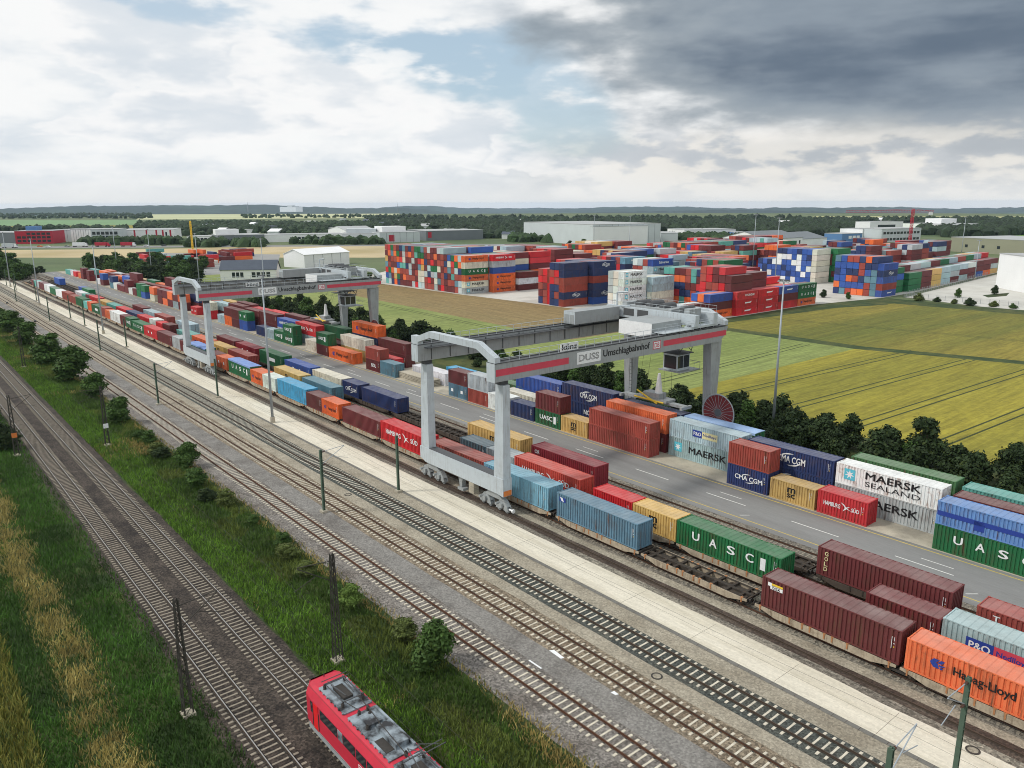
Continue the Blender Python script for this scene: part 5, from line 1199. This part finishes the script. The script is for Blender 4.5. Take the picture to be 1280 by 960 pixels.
# ------------------------------------------------------------------ fields
sheet('crop_field', [(-420, 118), (-93, 118), (-93, 191), (-150, 190.5), (-150, 146), (-262, 151.5), (-420, 156)], .0, MT['field_pale'], 'pale green crop field behind the hedge')
sheet('crop_field', [(-420, 156), (-262, 151.5), (-150, 146), (-150, 192), (-221, 190.5), (-256, 187.5), (-330, 184), (-420, 184)], .004, MT['field_brown'], 'brownish stubble field before the wide stack')
sheet('crop_field', [(-93, 118), (70, 118), (70, 226), (-59, 201), (-93, 192.5)], .0, MT['field_gold'], 'golden wheat field right of the hedge')
sheet('crop_field', [(-150, 196), (-93, 196), (-59, 206), (70, 232), (70, 300), (-60, 296), (-100, 292), (-128, 290), (-143, 262), (-146, 214)], .0, MT['field_mix'], 'patchy green and yellow field below the red stacks')
sheet('grass_strip', [(-150, 190.5), (-93, 191), (-59, 201), (70, 226), (70, 232), (-59, 206), (-93, 196), (-150, 196)], .008, MT['grass_dark'], 'dark green strip between two fields')
sheet('grass_strip', [(-146.4, 196), (-141, 196), (-136, 262), (-128, 285), (-139, 303), (-146.2, 262)], .012, MT['grass_dark'], 'grassy margin at the foot of the red stacks')
sheet('grass_strip', [(-143, 262), (-128, 290), (-100, 292), (70, 300), (70, 312), (-104, 303), (-139, 305), (-160, 300)], .016, MT['grass_dark'], 'weedy strip before the pale lot')
fo = {o['label']: o for o in COL.objects if o.name.startswith('crop_field')}
def trams(parent, lines, z):
    for a, b in lines:
        d = Vector((b[0] - a[0], b[1] - a[1])).normalized(); n = Vector((-d.y, d.x))
        mb = MB()
        for s in (-1, 1):
            p = [Vector(a) + n * (s * .95 - .2), Vector(a) + n * (s * .95 + .2), Vector(b) + n * (s * .95 + .2), Vector(b) + n * (s * .95 - .2)]
            mb.poly([(q.x, q.y, z) for q in p])
        mb.build('tramline', MT['tramline'], parent)
trams(fo['golden wheat field right of the hedge'], [((x, 118), (x + 4.2, 198 + (x + 93) * .24)) for x in (-86, -72.4, -59, -45.6, -32, -18)], .006)
trams(fo['pale green crop field behind the hedge'], [((-101.2, 118), (-104.6, 188)), ((-420, 147), (-262, 146), ), ((-262, 146), (-150, 141))], .006)
trams(fo['patchy green and yellow field below the red stacks'], [((-140, 222), (60, 262))], .006)
sheet('storage_pavement', [(-345, 184), (-256, 187.2), (-221, 190), (-150, 193), (-146.3, 205), (-146.3, 262), (-139, 305), (-139, 330), (-152, 470), (-380, 490), (-400, 250)], .02, MT['slab_pale'], 'pale concrete of the storage yard')
sheet('parking_lot', [(-134, 312), (-104, 304), (60, 313), (60, 420), (-150, 470)], .024, MT['lot_pale'], 'pale paved lot by the white building')
sheet('grass_strip', [W(1228, 369), W(1262, 366), W(1258, 370), W(1235, 372)], .03, MT['grass'], 'small lawn island in the pale lot')
sheet('bare_earth', [W(-60, 322), W(470, 322), W(640, 318), W(600, 309), W(420, 306), W(200, 311), W(-60, 313)], -.02, MT['sand'], 'sandy bare earth before the far halls')
sheet('lot', [W(165, 345), W(345, 345), W(350, 318), W(190, 316)], -.01, MT['lot_grey'], 'grey lot of the small container yard')
sheet('far_road', [W(-60, 311), W(640, 306.5), W(640, 305), W(-60, 308.5)], .0, MT['asphalt'], 'far road before the white halls')
sheet('far_field', [W(-100, 283), W(190, 281), W(170, 275), W(-100, 275)], 0, mat('ff1', S(118, 150, 104), .95, .1, .01), 'far green field at left')
sheet('far_field', [W(-60, 287), W(200, 285), W(230, 279), W(190, 281.5), W(-60, 283.3)], 0.02, MT['field_gold'], 'far straw field at left')
sheet('far_field', [W(170, 274.5), W(480, 272.5), W(500, 267), W(180, 268)], 0.02, mat('ff2', S(190, 192, 150), .95, .1, .005), 'far pale field in the middle')
sheet('far_field', [W(1000, 274), W(1500, 277), W(1500, 271), W(1020, 270)], 0.02, mat('ff3', S(168, 168, 118), .95, .1, .006), 'far pale field at right')
sheet('far_field', [W(1100, 292), W(1300, 297), W(1300, 291), W(1110, 288)], 0.02, mat('ff4', S(112, 150, 70), .95, .1, .01), 'far green field behind the olive hall')

# ------------------------------------------------------------------ buildings beyond the yard
def building(label, p1, p2, top, depth, m, name='warehouse', cat='building', win=None, wm='glass', stripes=None, seams=0, gable=None, roofm='roof_grey', boxes=()):
    a, b = Vector(W(*p1)), Vector(W(*p2)); h = max(HZ(p1[0], top, *a), 2.5); d = b - a; L_ = d.length; rz = math.atan2(d.y, d.x)
    o = empty(name, (a.x, a.y, 0), label, cat, None, rz)           # local x along the front, local y away from the viewer
    MB().box(0, L_, 0, depth, -.1, h).build('wall', MT[m], o)
    if gable:
        MB().prism([(-.4, h), (depth / 2, h + gable), (depth + .4, h), (depth + .4, h + .2), (depth / 2, h + gable + .25), (-.4, h + .2)], -.4, L_ + .4, 0, 'x').build('roof', MT[roofm], o)
        MB().prism([(0, h), (depth / 2, h + gable), (depth, h)], .02, L_ - .02, 0, 'x').build('gable', MT[m], o)
    else: MB().box(-.15, L_ + .15, -.15, depth + .15, h, h + .35).build('roof', MT[roofm], o)
    for (u0, u1, v0, v1, n) in (win or []):
        ww = L_ * (u1 - u0) / n
        for i in range(n):
            x0 = L_ * u0 + i * ww; MB().box(x0 + ww * .12, x0 + ww * .88, -.06, .0, h * v0, h * v1).build('window', MT[wm], o)
    for u in (stripes or []): MB().box(L_ * u - .8, L_ * u + .8, -.09, 0, 0, h).build('stripe', MT['hall_red'], o)
    for i in range(1, seams): MB().box(L_ * i / seams - .12, L_ * i / seams + .12, -.07, 0, 0, h - .1).build('seam', MT['hall_dark'], o)
    for (u0, u1, dz, mm) in boxes: MB().box(L_ * u0, L_ * u1, depth * .3, depth * .7, h + .35, h + .35 + dz).build('roof_box', MT[mm], o)
    return o
building('long grey hall at the left edge behind the far road', (-40, 304), (27, 304), 291, 40, 'hall_dark')
building('red office building with dark windows at far left', (20, 305), (67, 304.5), 289, 30, 'hall_red', 'office_building', win=[(.04, .96, .14, .32, 7), (.04, .96, .42, .6, 7), (.3, .96, .7, .88, 5)], boxes=((.2, .5, 4, 'hall_blue'),))
building('pale grey hall beside the red office', (66, 302), (90, 302), 287.5, 40, 'hall_grey', seams=5)
building('white ribbed hall left of the glass office', (90, 302), (115, 302), 287, 40, 'hall_white', seams=8)
building('dark glass office between white halls', (115, 304), (150, 303.5), 287, 35, 'hall_grey', 'office_building', win=[(.03, .97, .06, .26, 6), (.03, .97, .34, .54, 6), (.03, .97, .62, .84, 6)])
building('white hall with red vertical stripes', (150, 301.5), (218, 300.5), 288, 60, 'hall_white', stripes=(.1, .28, .5, .68, .8, .94), win=[(.84, .88, .3, .8, 1)])
building('low white building by the yellow crane', (234, 302), (273, 302), 295.5, 25, 'hall_white', win=[(.3, .9, .2, .7, 5)])
building('grey hall with white roof box', (273, 304.5), (331, 303), 294.5, 40, 'hall_dark', win=[(.05, .95, .2, .5, 9)], boxes=((.0, .5, 5, 'hall_white'),))
building('long white building with a window band', (325, 303), (430, 301), 294, 30, 'hall_white', win=[(.35, .98, .35, .65, 14)])
building('white hall with a colourful poster panel', (428, 303.5), (475, 303), 292.5, 40, 'hall_white', win=[(.38, .62, .1, .8, 1)], wm='hall_blue', boxes=((.1, .9, 4, 'hall_grey'),))
building('pale hall with a red and white panel', (475, 303.5), (525, 302), 291, 50, 'hall_grey', seams=6, win=[(.2, .38, .1, .75, 1)], wm='hall_red', boxes=((.2, .8, 5, 'hall_white'),))
building('small white gabled hall behind the others', (433, 298), (470, 297), 288.5, 60, 'hall_white', gable=4)
building('grey flat hall with a red sign', (533, 301), (604, 299), 289, 50, 'hall_dark', win=[(.02, .1, .3, .9, 1)], wm='hall_red', seams=7)
a_ = building('side face of the huge hall, shade painted in grey, vertical seams', (741, 307), (825, 304), 281, 120, 'hall_grey', seams=11)  # same hall as the next box; its shaded side gets a greyer colour
building('front of the huge hall, painted whiter as lit, beside the seamed side', (679, 302), (741, 307), 281, 60, 'hall_white', seams=3)  # sunlit face of that hall, its brightness put into a whiter colour
building('low annex at the right of the huge hall', (826, 303), (847, 303), 291.5, 40, 'hall_grey')
building('white flat building with side windows before the forest', (855, 299), (919, 298), 287.5, 40, 'hall_white', win=[(.84, .98, .2, .4, 3), (.84, .98, .55, .75, 3)])
building('dark blue low building right of the white one', (919, 300), (948, 300), 291, 30, 'hall_blue')
building('white truck hall behind the stacks', (908, 308), (938, 308), 300.5, 20, 'hall_white')
building('grey low hall beside the truck hall', (938, 311), (958, 311), 300, 25, 'hall_dark')
building('white hall with dark slot windows and grey roofs', (957, 316), (1002, 313), 299, 40, 'hall_white', win=[(.08, .12, .2, .8, 1), (.45, .5, .2, .8, 1), (.66, .7, .2, .8, 1), (.9, .95, .2, .8, 1)], gable=5, roofm='hall_dark')
building('grey roofed hall right of the slot windows', (1000, 308), (1033, 306), 299, 40, 'hall_white', gable=5, roofm='hall_dark')
building('small blue office left of the grey complex', (1052, 303), (1077, 302), 292.5, 20, 'hall_blue', 'office_building', win=[(.3, .9, .4, .75, 3)], wm='hall_white')
building('white cube office of the grey complex', (1077, 302), (1101, 301), 286.5, 25, 'hall_white', 'office_building', win=[(.06, .94, .2, .36, 4), (.06, .94, .6, .78, 4)])
building('long grey office of the complex', (1101, 303), (1150, 301), 286.5, 30, 'hall_grey', 'office_building', win=[(.03, .97, .12, .3, 11), (.03, .97, .6, .78, 11)])
building('upper white block with one window band', (1086, 298), (1127, 297), 277.5, 20, 'hall_white', 'office_building', win=[(.15, .85, .62, .82, 1)])
building('distant white works on the right', (1176, 291), (1224, 290), 280.5, 60, 'hall_white', win=[(.1, .5, .3, .6, 6)], boxes=((.3, .7, 6, 'hall_white'),))
building('long grey works behind the dark trees', (1206, 292), (1246, 291), 283, 60, 'hall_grey')
building('long olive hall with a few dark windows', (1187, 314), (1310, 322), 296.5, 60, 'hall_olive', win=[(.16, .2, .35, .55, 1), (.34, .38, .35, .55, 1), (.5, .54, .35, .55, 1)])
building('plain white block building at the right edge', (1244, 359), (1310, 372), 317, 30, 'hall_white')
hs = building('white house with dark slate roof behind the trees', (276, 352), (346, 351), 338, 11, 'hall_white', 'house', 'house', win=[(.2, .42, .35, .8, 3), (.55, .9, .35, .8, 4)], gable=4.2, roofm='roof_slate')
building('white tent hall with grey roof by the sand heap', (381, 335), (437, 330), 319, 18, 'hall_white', gable=3, roofm='hall_white', seams=5)
fr_ = random.Random(3)
for k in range(34):
    px = 250 + 400 * (k + fr_.random() * .8) / 24 if k < 24 else 860 + 380 * (k - 24 + fr_.random() * .8) / 10; py = fr_.choice((298.5, 295, 292.5, 289, 286, 281, 277)) if k < 24 else fr_.choice((289, 284, 279, 275))
    w_ = fr_.uniform(8, 22) * (py - 254) / 45
    building(f'small far building among the trees, {nth(k)} of them from the left', (px, py), (px + w_, py), py - fr_.uniform(5, 8) * (py - 250) / 48, fr_.uniform(12, 30), fr_.choice(('hall_white', 'hall_white', 'hall_grey', 'hall_dark')), 'small_hall', gable=fr_.choice((None, 3)), roofm=fr_.choice(('roof_grey', 'roof_slate', 'hall_white')))['group'] = 'small far buildings'
# hospital and masts on the far hills
def tower_crane(px, base, top, m, jl, jr, label):
    x, y = W(px, base); h = HZ(px, top, x, y); o = empty('tower_crane', (x, y, 0), label, 'crane', None, YAW * -1)
    p = MB(); w = .9 if jl else .5; n = int(h / 2.2)
    for sx in (-1, 1):
        for sy in (-1, 1): p.bar((sx * w, sy * w, 0), (sx * w, sy * w, h), .35 if jl else .22)
    for i in range(n):
        z0, z1 = h * i / n, h * (i + 1) / n
        for q in (-1, 1): p.bar((-w, q * w, z0), (w, q * w, z1), .2); p.bar((q * w, -w, z0), (q * w, w, z1), .2)
    p.build('mast', MT[m], o)
    if jl or jr:
        j = MB()
        for z, y_ in ((h - 3, -.7), (h - 3, .7), (h - 1.4, 0)): j.bar((-jl, y_, z), (jr, y_, z), .16)
        for xx in np.arange(-jl, jr, 2.4): j.bar((xx, -.7, h - 3), (xx + 1.2, 0, h - 1.4), .1); j.bar((xx + 1.2, 0, h - 1.4), (xx + 2.4, .7, h - 3), .1)
        j.build('jib', MT[m], o); MB().box(jr - 4, jr - 1, -.8, .8, h - 5.5, h - 3).build('counterweight', MT['white_paint'], o)
        MB().bar((0, 0, h), (jr * .8, 0, h - 2), .15).bar((0, 0, h), (-jl * .7, 0, h - 1.6), .15).build('tie_bar', MT[m], o)
tower_crane(1137, 303, 261, 'hall_red', 62, 19, 'red tower crane beside the grey office complex')
tower_crane(241, 312, 276, 'yellow_paint', 0, 0, 'short yellow tower crane on the bare earth')
for k, (px, base, top, r_) in enumerate(((310, 264.6, 253, 2.5), (497, 264.6, 253, 1.2), (700, 290, 268, .4))):
    x, y = W(px, base); h = HZ(px, top, x, y); o = empty('radio_mast', (x, y, 0), f'thin far radio mast on the hills, {["left one", "middle one", "behind the huge hall"][k]}', 'mast')
    MB().tube((0, 0, 0), (0, 0, h * .8), r_, r_ * .5, n=6).build('shaft', MT['hall_dark'], o); MB().tube((0, 0, h * .8), (0, 0, h), r_ * .3, n=5).build('antenna', MT['hall_dark'], o)
# vehicles on the far road
def truck(x, y, rz, label, c1, c2):
    o = empty('truck', (x, y, 0), label, 'truck', 'vehicles on the far road', rz)
    MB().box(-6, 4.2, -1.25, 1.25, 1.1, 3.9).build('trailer', MT[c1], o); cb = MB().prism([(4.6, .8), (6.9, .8), (6.9, 2.0), (6.4, 3.3), (4.6, 3.5)], -1.2, 1.2).build('cab', MT[c2], o)
    MB().prism([(6.905, 2.05), (6.42, 3.25), (6.46, 3.25), (6.95, 2.05)], -1.05, 1.05).build('windscreen', MT['glass'], cb)
    for xx in (-5, -3.8, 3.2, 5.8):
        for s in (-1, 1): MB().tube((xx, s * .9, .5), (xx, s * 1.2, .5), .5, n=10).build('wheel', MT['iron'], o)
def car(x, y, rz, label, c):
    o = empty('car', (x, y, 0), label, 'car', 'vehicles on the far road', rz)
    b = MB().prism([(-2.1, .35), (2.1, .35), (2.15, .8), (1.2, .95), (.6, 1.45), (-1.3, 1.45), (-1.9, .95), (-2.15, .85)], -.88, .88).build('body', MT[c], o)
    MB().prism([(1.1, .97), (.56, 1.4), (-1.25, 1.4), (-1.75, .97)], -.89, .89).build('window', MT['glass'], b)
    for xx in (-1.35, 1.35):
        for s in (-1, 1): MB().tube((xx, s * .7, .32), (xx, s * .9, .32), .32, n=10).build('wheel', MT['iron'], o)
rdir = Vector(W(640, 306)) - Vector(W(0, 309.5)); rrz = math.atan2(rdir.y, rdir.x)
for px, py, a, b, lb in ((12, 310, 'hall_grey', 'white_paint', 'grey lorry with white cab on the far road at left edge'), (100, 308.6, 'hall_white', 'hall_white', 'white lorry on the far road before the ribbed hall'), (160, 308.2, 'hall_red', 'hall_white', 'red lorry on the far road before the striped hall'), (128, 308.4, 'hall_red', 'hall_red', 'red truck on the far road before the glass office')):
    x, y = W(px, py); truck(x, y, rrz, lb, a, b)
for px, py, c, lb in ((60, 309.2, 'white_paint', 'white car on the far road under the red office'), (50, 308.8, 'orange_paint', 'orange car on the far road under the red office'), (84, 308.8, 'steel_grey', 'grey car behind the white lorry'), (183, 308, 'white_paint', 'white car on the far road right of the red lorry'), (205, 307.8, 'steel_dark', 'dark car on the far road right of the white car')):
    x, y = W(px, py); car(x, y, rrz, lb, c)
x, y = W(188, 341); truck(x, y, 2.2, 'white lorry parked in the small container yard behind the trees', 'hall_white', 'white_paint')
hr2 = random.Random(11)
for k in range(26):
    plant('lot_shrub', 'shrub', -126 + k * 6.2 + hr2.uniform(-1.5, 1.5), 305 + k * .3 + hr2.uniform(-1, 1.5), hr2.uniform(1.6, 3.0), hr2.choice(('mid', 'olive', 'dark')), f'low shrub before the pale lot, {nth(k)} from the left', 'low shrubs before the pale lot', 1.4)
# mesh fence along the pale lot
def fence(p0, p1, h, label):
    a, b = Vector((*p0, 0)), Vector((*p1, 0)); n = int((b - a).length / 3); o = empty('mesh_fence', a, label, 'fence')
    for i in range(n + 1): q = (b - a) * i / n; MB().bar(q, q + Vector((0, 0, h)), .1).build('post', MT['steel_grey'], o)
    mb = MB()
    for k in range(6): mb.bar(Vector((0, 0, .2 + k * h / 6)), (b - a) + Vector((0, 0, .2 + k * h / 6)), .045)
    mb.build('mesh_panel', MT['steel_grey'], o)
fence((-134, 311), (-146, 430), 2.4, 'grey mesh fence between the stacks and the pale lot')
fence((-134, 311), (-20, 316), 2.0, 'grey mesh fence along the front of the pale lot')

# ------------------------------------------------------------------ far woods and hills
def woods(name, n, place, hlo, hhi, col, label, seed):
    r = np.random.default_rng(seed); p = place(r, n); n = len(p); h = hlo + (hhi - hlo) * r.random(n); w = h * (.45 + .3 * r.random(n))
    vs = []; cs = []
    ang = np.arange(6) * math.pi / 3
    for i in range(n):
        a = ang + r.random() * 6.28; c = np.array(col) * (.65 + .7 * r.random()); j = 1 + .28 * r.normal(0, 1, 12)
        b = np.stack([p[i, 0] + w[i] * np.cos(a) * j[:6], p[i, 1] + w[i] * np.sin(a) * j[:6], np.full(6, h[i] * .05)], 1); m_ = np.stack([p[i, 0] + w[i] * .85 * np.cos(a + .5) * j[6:], p[i, 1] + w[i] * .85 * np.sin(a + .5) * j[6:], h[i] * (.62 + .12 * r.random(6))], 1); t = np.array([p[i, 0], p[i, 1], h[i]])
        for k in range(6):
            l = (k + 1) % 6
            vs += [b[k], b[l], m_[k], b[l], m_[l], m_[k], m_[k], m_[l], t]
            f = .8 + .4 * r.random(); cs += [(*(c * f), 1)] * 3
    tag(add(name, big_mesh(name, np.array(vs), 3, MT['leaf'], cs)), label, 'trees', None, 'stuff')
def wplace(boxes):
    def f(r, n):
        out = []
        tot = sum(b[4] for b in boxes)
        for (x0, x1, y0, y1, wt) in boxes:
            k = int(n * wt / tot); px = x0 + (x1 - x0) * r.random(k)
            d0, d1 = F0 * CAMH / (y1 - 254.5), F0 * CAMH / (y0 - 254.5); dd = d0 + (d1 - d0) * r.random(k); py = 254.5 + F0 * CAMH / dd
            for a, b in zip(px, py): out.append(W(a, b))
        return np.array(out)
    return f
woods('far_wood', 5200, wplace([(560, 690, 280, 298, 3), (690, 860, 279, 292, 3), (840, 1070, 280, 297, 5), (1150, 1290, 282, 294, 2), (480, 640, 280, 289, 2.5), (1000, 1400, 276, 281, 1.6), (1180, 1260, 292, 297, .5), (460, 1000, 273, 279, 1.6)]), 7, 12.5, S(44, 58, 38), 'dark far wood behind the halls on the right', 31)
woods('far_wood', 2400, wplace([(-60, 190, 268, 273.5, 2), (170, 330, 280, 290, 2.4), (300, 480, 281, 288, 2.4), (-60, 160, 287.5, 290, .6), (300, 520, 270, 273, .5), (200, 560, 289, 296, .8)]), 5, 10, S(50, 66, 42), 'far hedges and woods behind the halls on the left', 32)
woods('far_wood', 700, wplace([(640, 720, 295, 303, 2), (835, 905, 297, 301, 1), (235, 330, 305, 309, .6), (100, 230, 303.5, 306, .7), (360, 480, 303, 306, .4), (860, 935, 300, 305, 1)]), 4, 9, S(50, 70, 38), 'scattered trees among the halls', 33)
def hills(name, az0, az1, dist, prof, col, label, seed, wood=True):
    """ridge line seen at given photo heights: prof = [(px, y of skyline)]"""
    r = np.random.default_rng(seed); n = 260; px = np.linspace(az0, az1, n); sy = np.interp(px, [q[0] for q in prof], [q[1] for q in prof])
    for wl, am in ((30, .5), (9, .35), (4, .25)):
        k = max(4, int((az1 - az0) / wl)); sy = sy + am * np.interp(np.linspace(0, k - 1, n), np.arange(k), r.normal(0, 1, k))
    vs = []; rows = []
    for i in range(n):
        d = cf + (px[i] - 640) / F0 * cr - (sy[i] - 480) / F0 * cu; hh = np.hypot(d[0], d[1]); ux, uy = d[0] / hh, d[1] / hh; top = CAMH + d[2] / hh * dist
        rows.append([(ux * dist * .72, uy * dist * .72, -95.), (ux * dist * .88, uy * dist * .88, -70 + (top + 70) * .5), (ux * dist, uy * dist, top), (ux * (dist + 500), uy * (dist + 500), top - 30)])
    mb = MB()
    for rw in rows: mb.v += rw
    for i in range(n - 1):
        for k in range(3): mb.f.append((4 * i + k, 4 * i + 4 + k, 4 * i + 5 + k, 4 * i + 1 + k)); mb.m.append(0)
    tag(mb.build(name, mat('hill_' + str(seed), col, .95, .25, .006, 0, fine=.3, fscale=.03, col2=tuple(c * 1.5 for c in col), scale2=.0016, c2lo=.52, c2hi=.6)), label, None, None, 'structure')
hills('hills', -500, 560, 7200, [(-500, 258.5), (0, 261), (110, 257.5), (230, 256.2), (330, 256), (400, 258.5), (430, 260.5), (500, 260), (560, 264.5)], S(44, 60, 48), 'wooded hills on the left skyline', 41)
hills('hills', 380, 1000, 10200, [(380, 264), (430, 260.2), (520, 258), (600, 260.2), (700, 260.4), (800, 257.6), (900, 260), (1000, 262)], S(44, 60, 48), 'distant blue hills in the middle', 42)
hills('hills', 880, 1900, 8600, [(880, 264), (960, 260.4), (1100, 258.6), (1200, 260), (1290, 259.6), (1900, 260)], S(44, 60, 48), 'wooded hills on the right skyline', 43)
hills('hills', 700, 1100, 6600, [(700, 267), (790, 264), (900, 262.5), (960, 263), (1100, 266)], S(38, 52, 42), 'darker nearer rise before the right hills', 44)
hl = W(385, 272); o = building('pale hospital block on the left hilltop', (350, 264.8), (370, 264.8), 258.6, 60, 'hall_grey', 'hospital', boxes=((.35, .65, 7, 'hall_grey'),))

# ------------------------------------------------------------------ haze
hz = MB().box(-11500, 11500, -11500, 11500, -100, 52)
hm = bpy.data.materials.new('haze'); hm.use_nodes = True; nt = hm.node_tree; nt.nodes.clear()
pv = nt.nodes.new('ShaderNodeVolumePrincipled'); pv.inputs['Color'].default_value = (.6, .78, .98, 1); pv.inputs['Density'].default_value = .000045; pv.inputs['Anisotropy'].default_value = .2
ou = nt.nodes.new('ShaderNodeOutputMaterial'); nt.links.new(pv.outputs[0], ou.inputs['Volume'])
tag(hz.build('haze', hm), 'thin bluish summer haze over the land', 'haze', None, 'stuff')
for o in COL.objects:
    if o.name.startswith('haze'): o.display_type = 'WIRE'
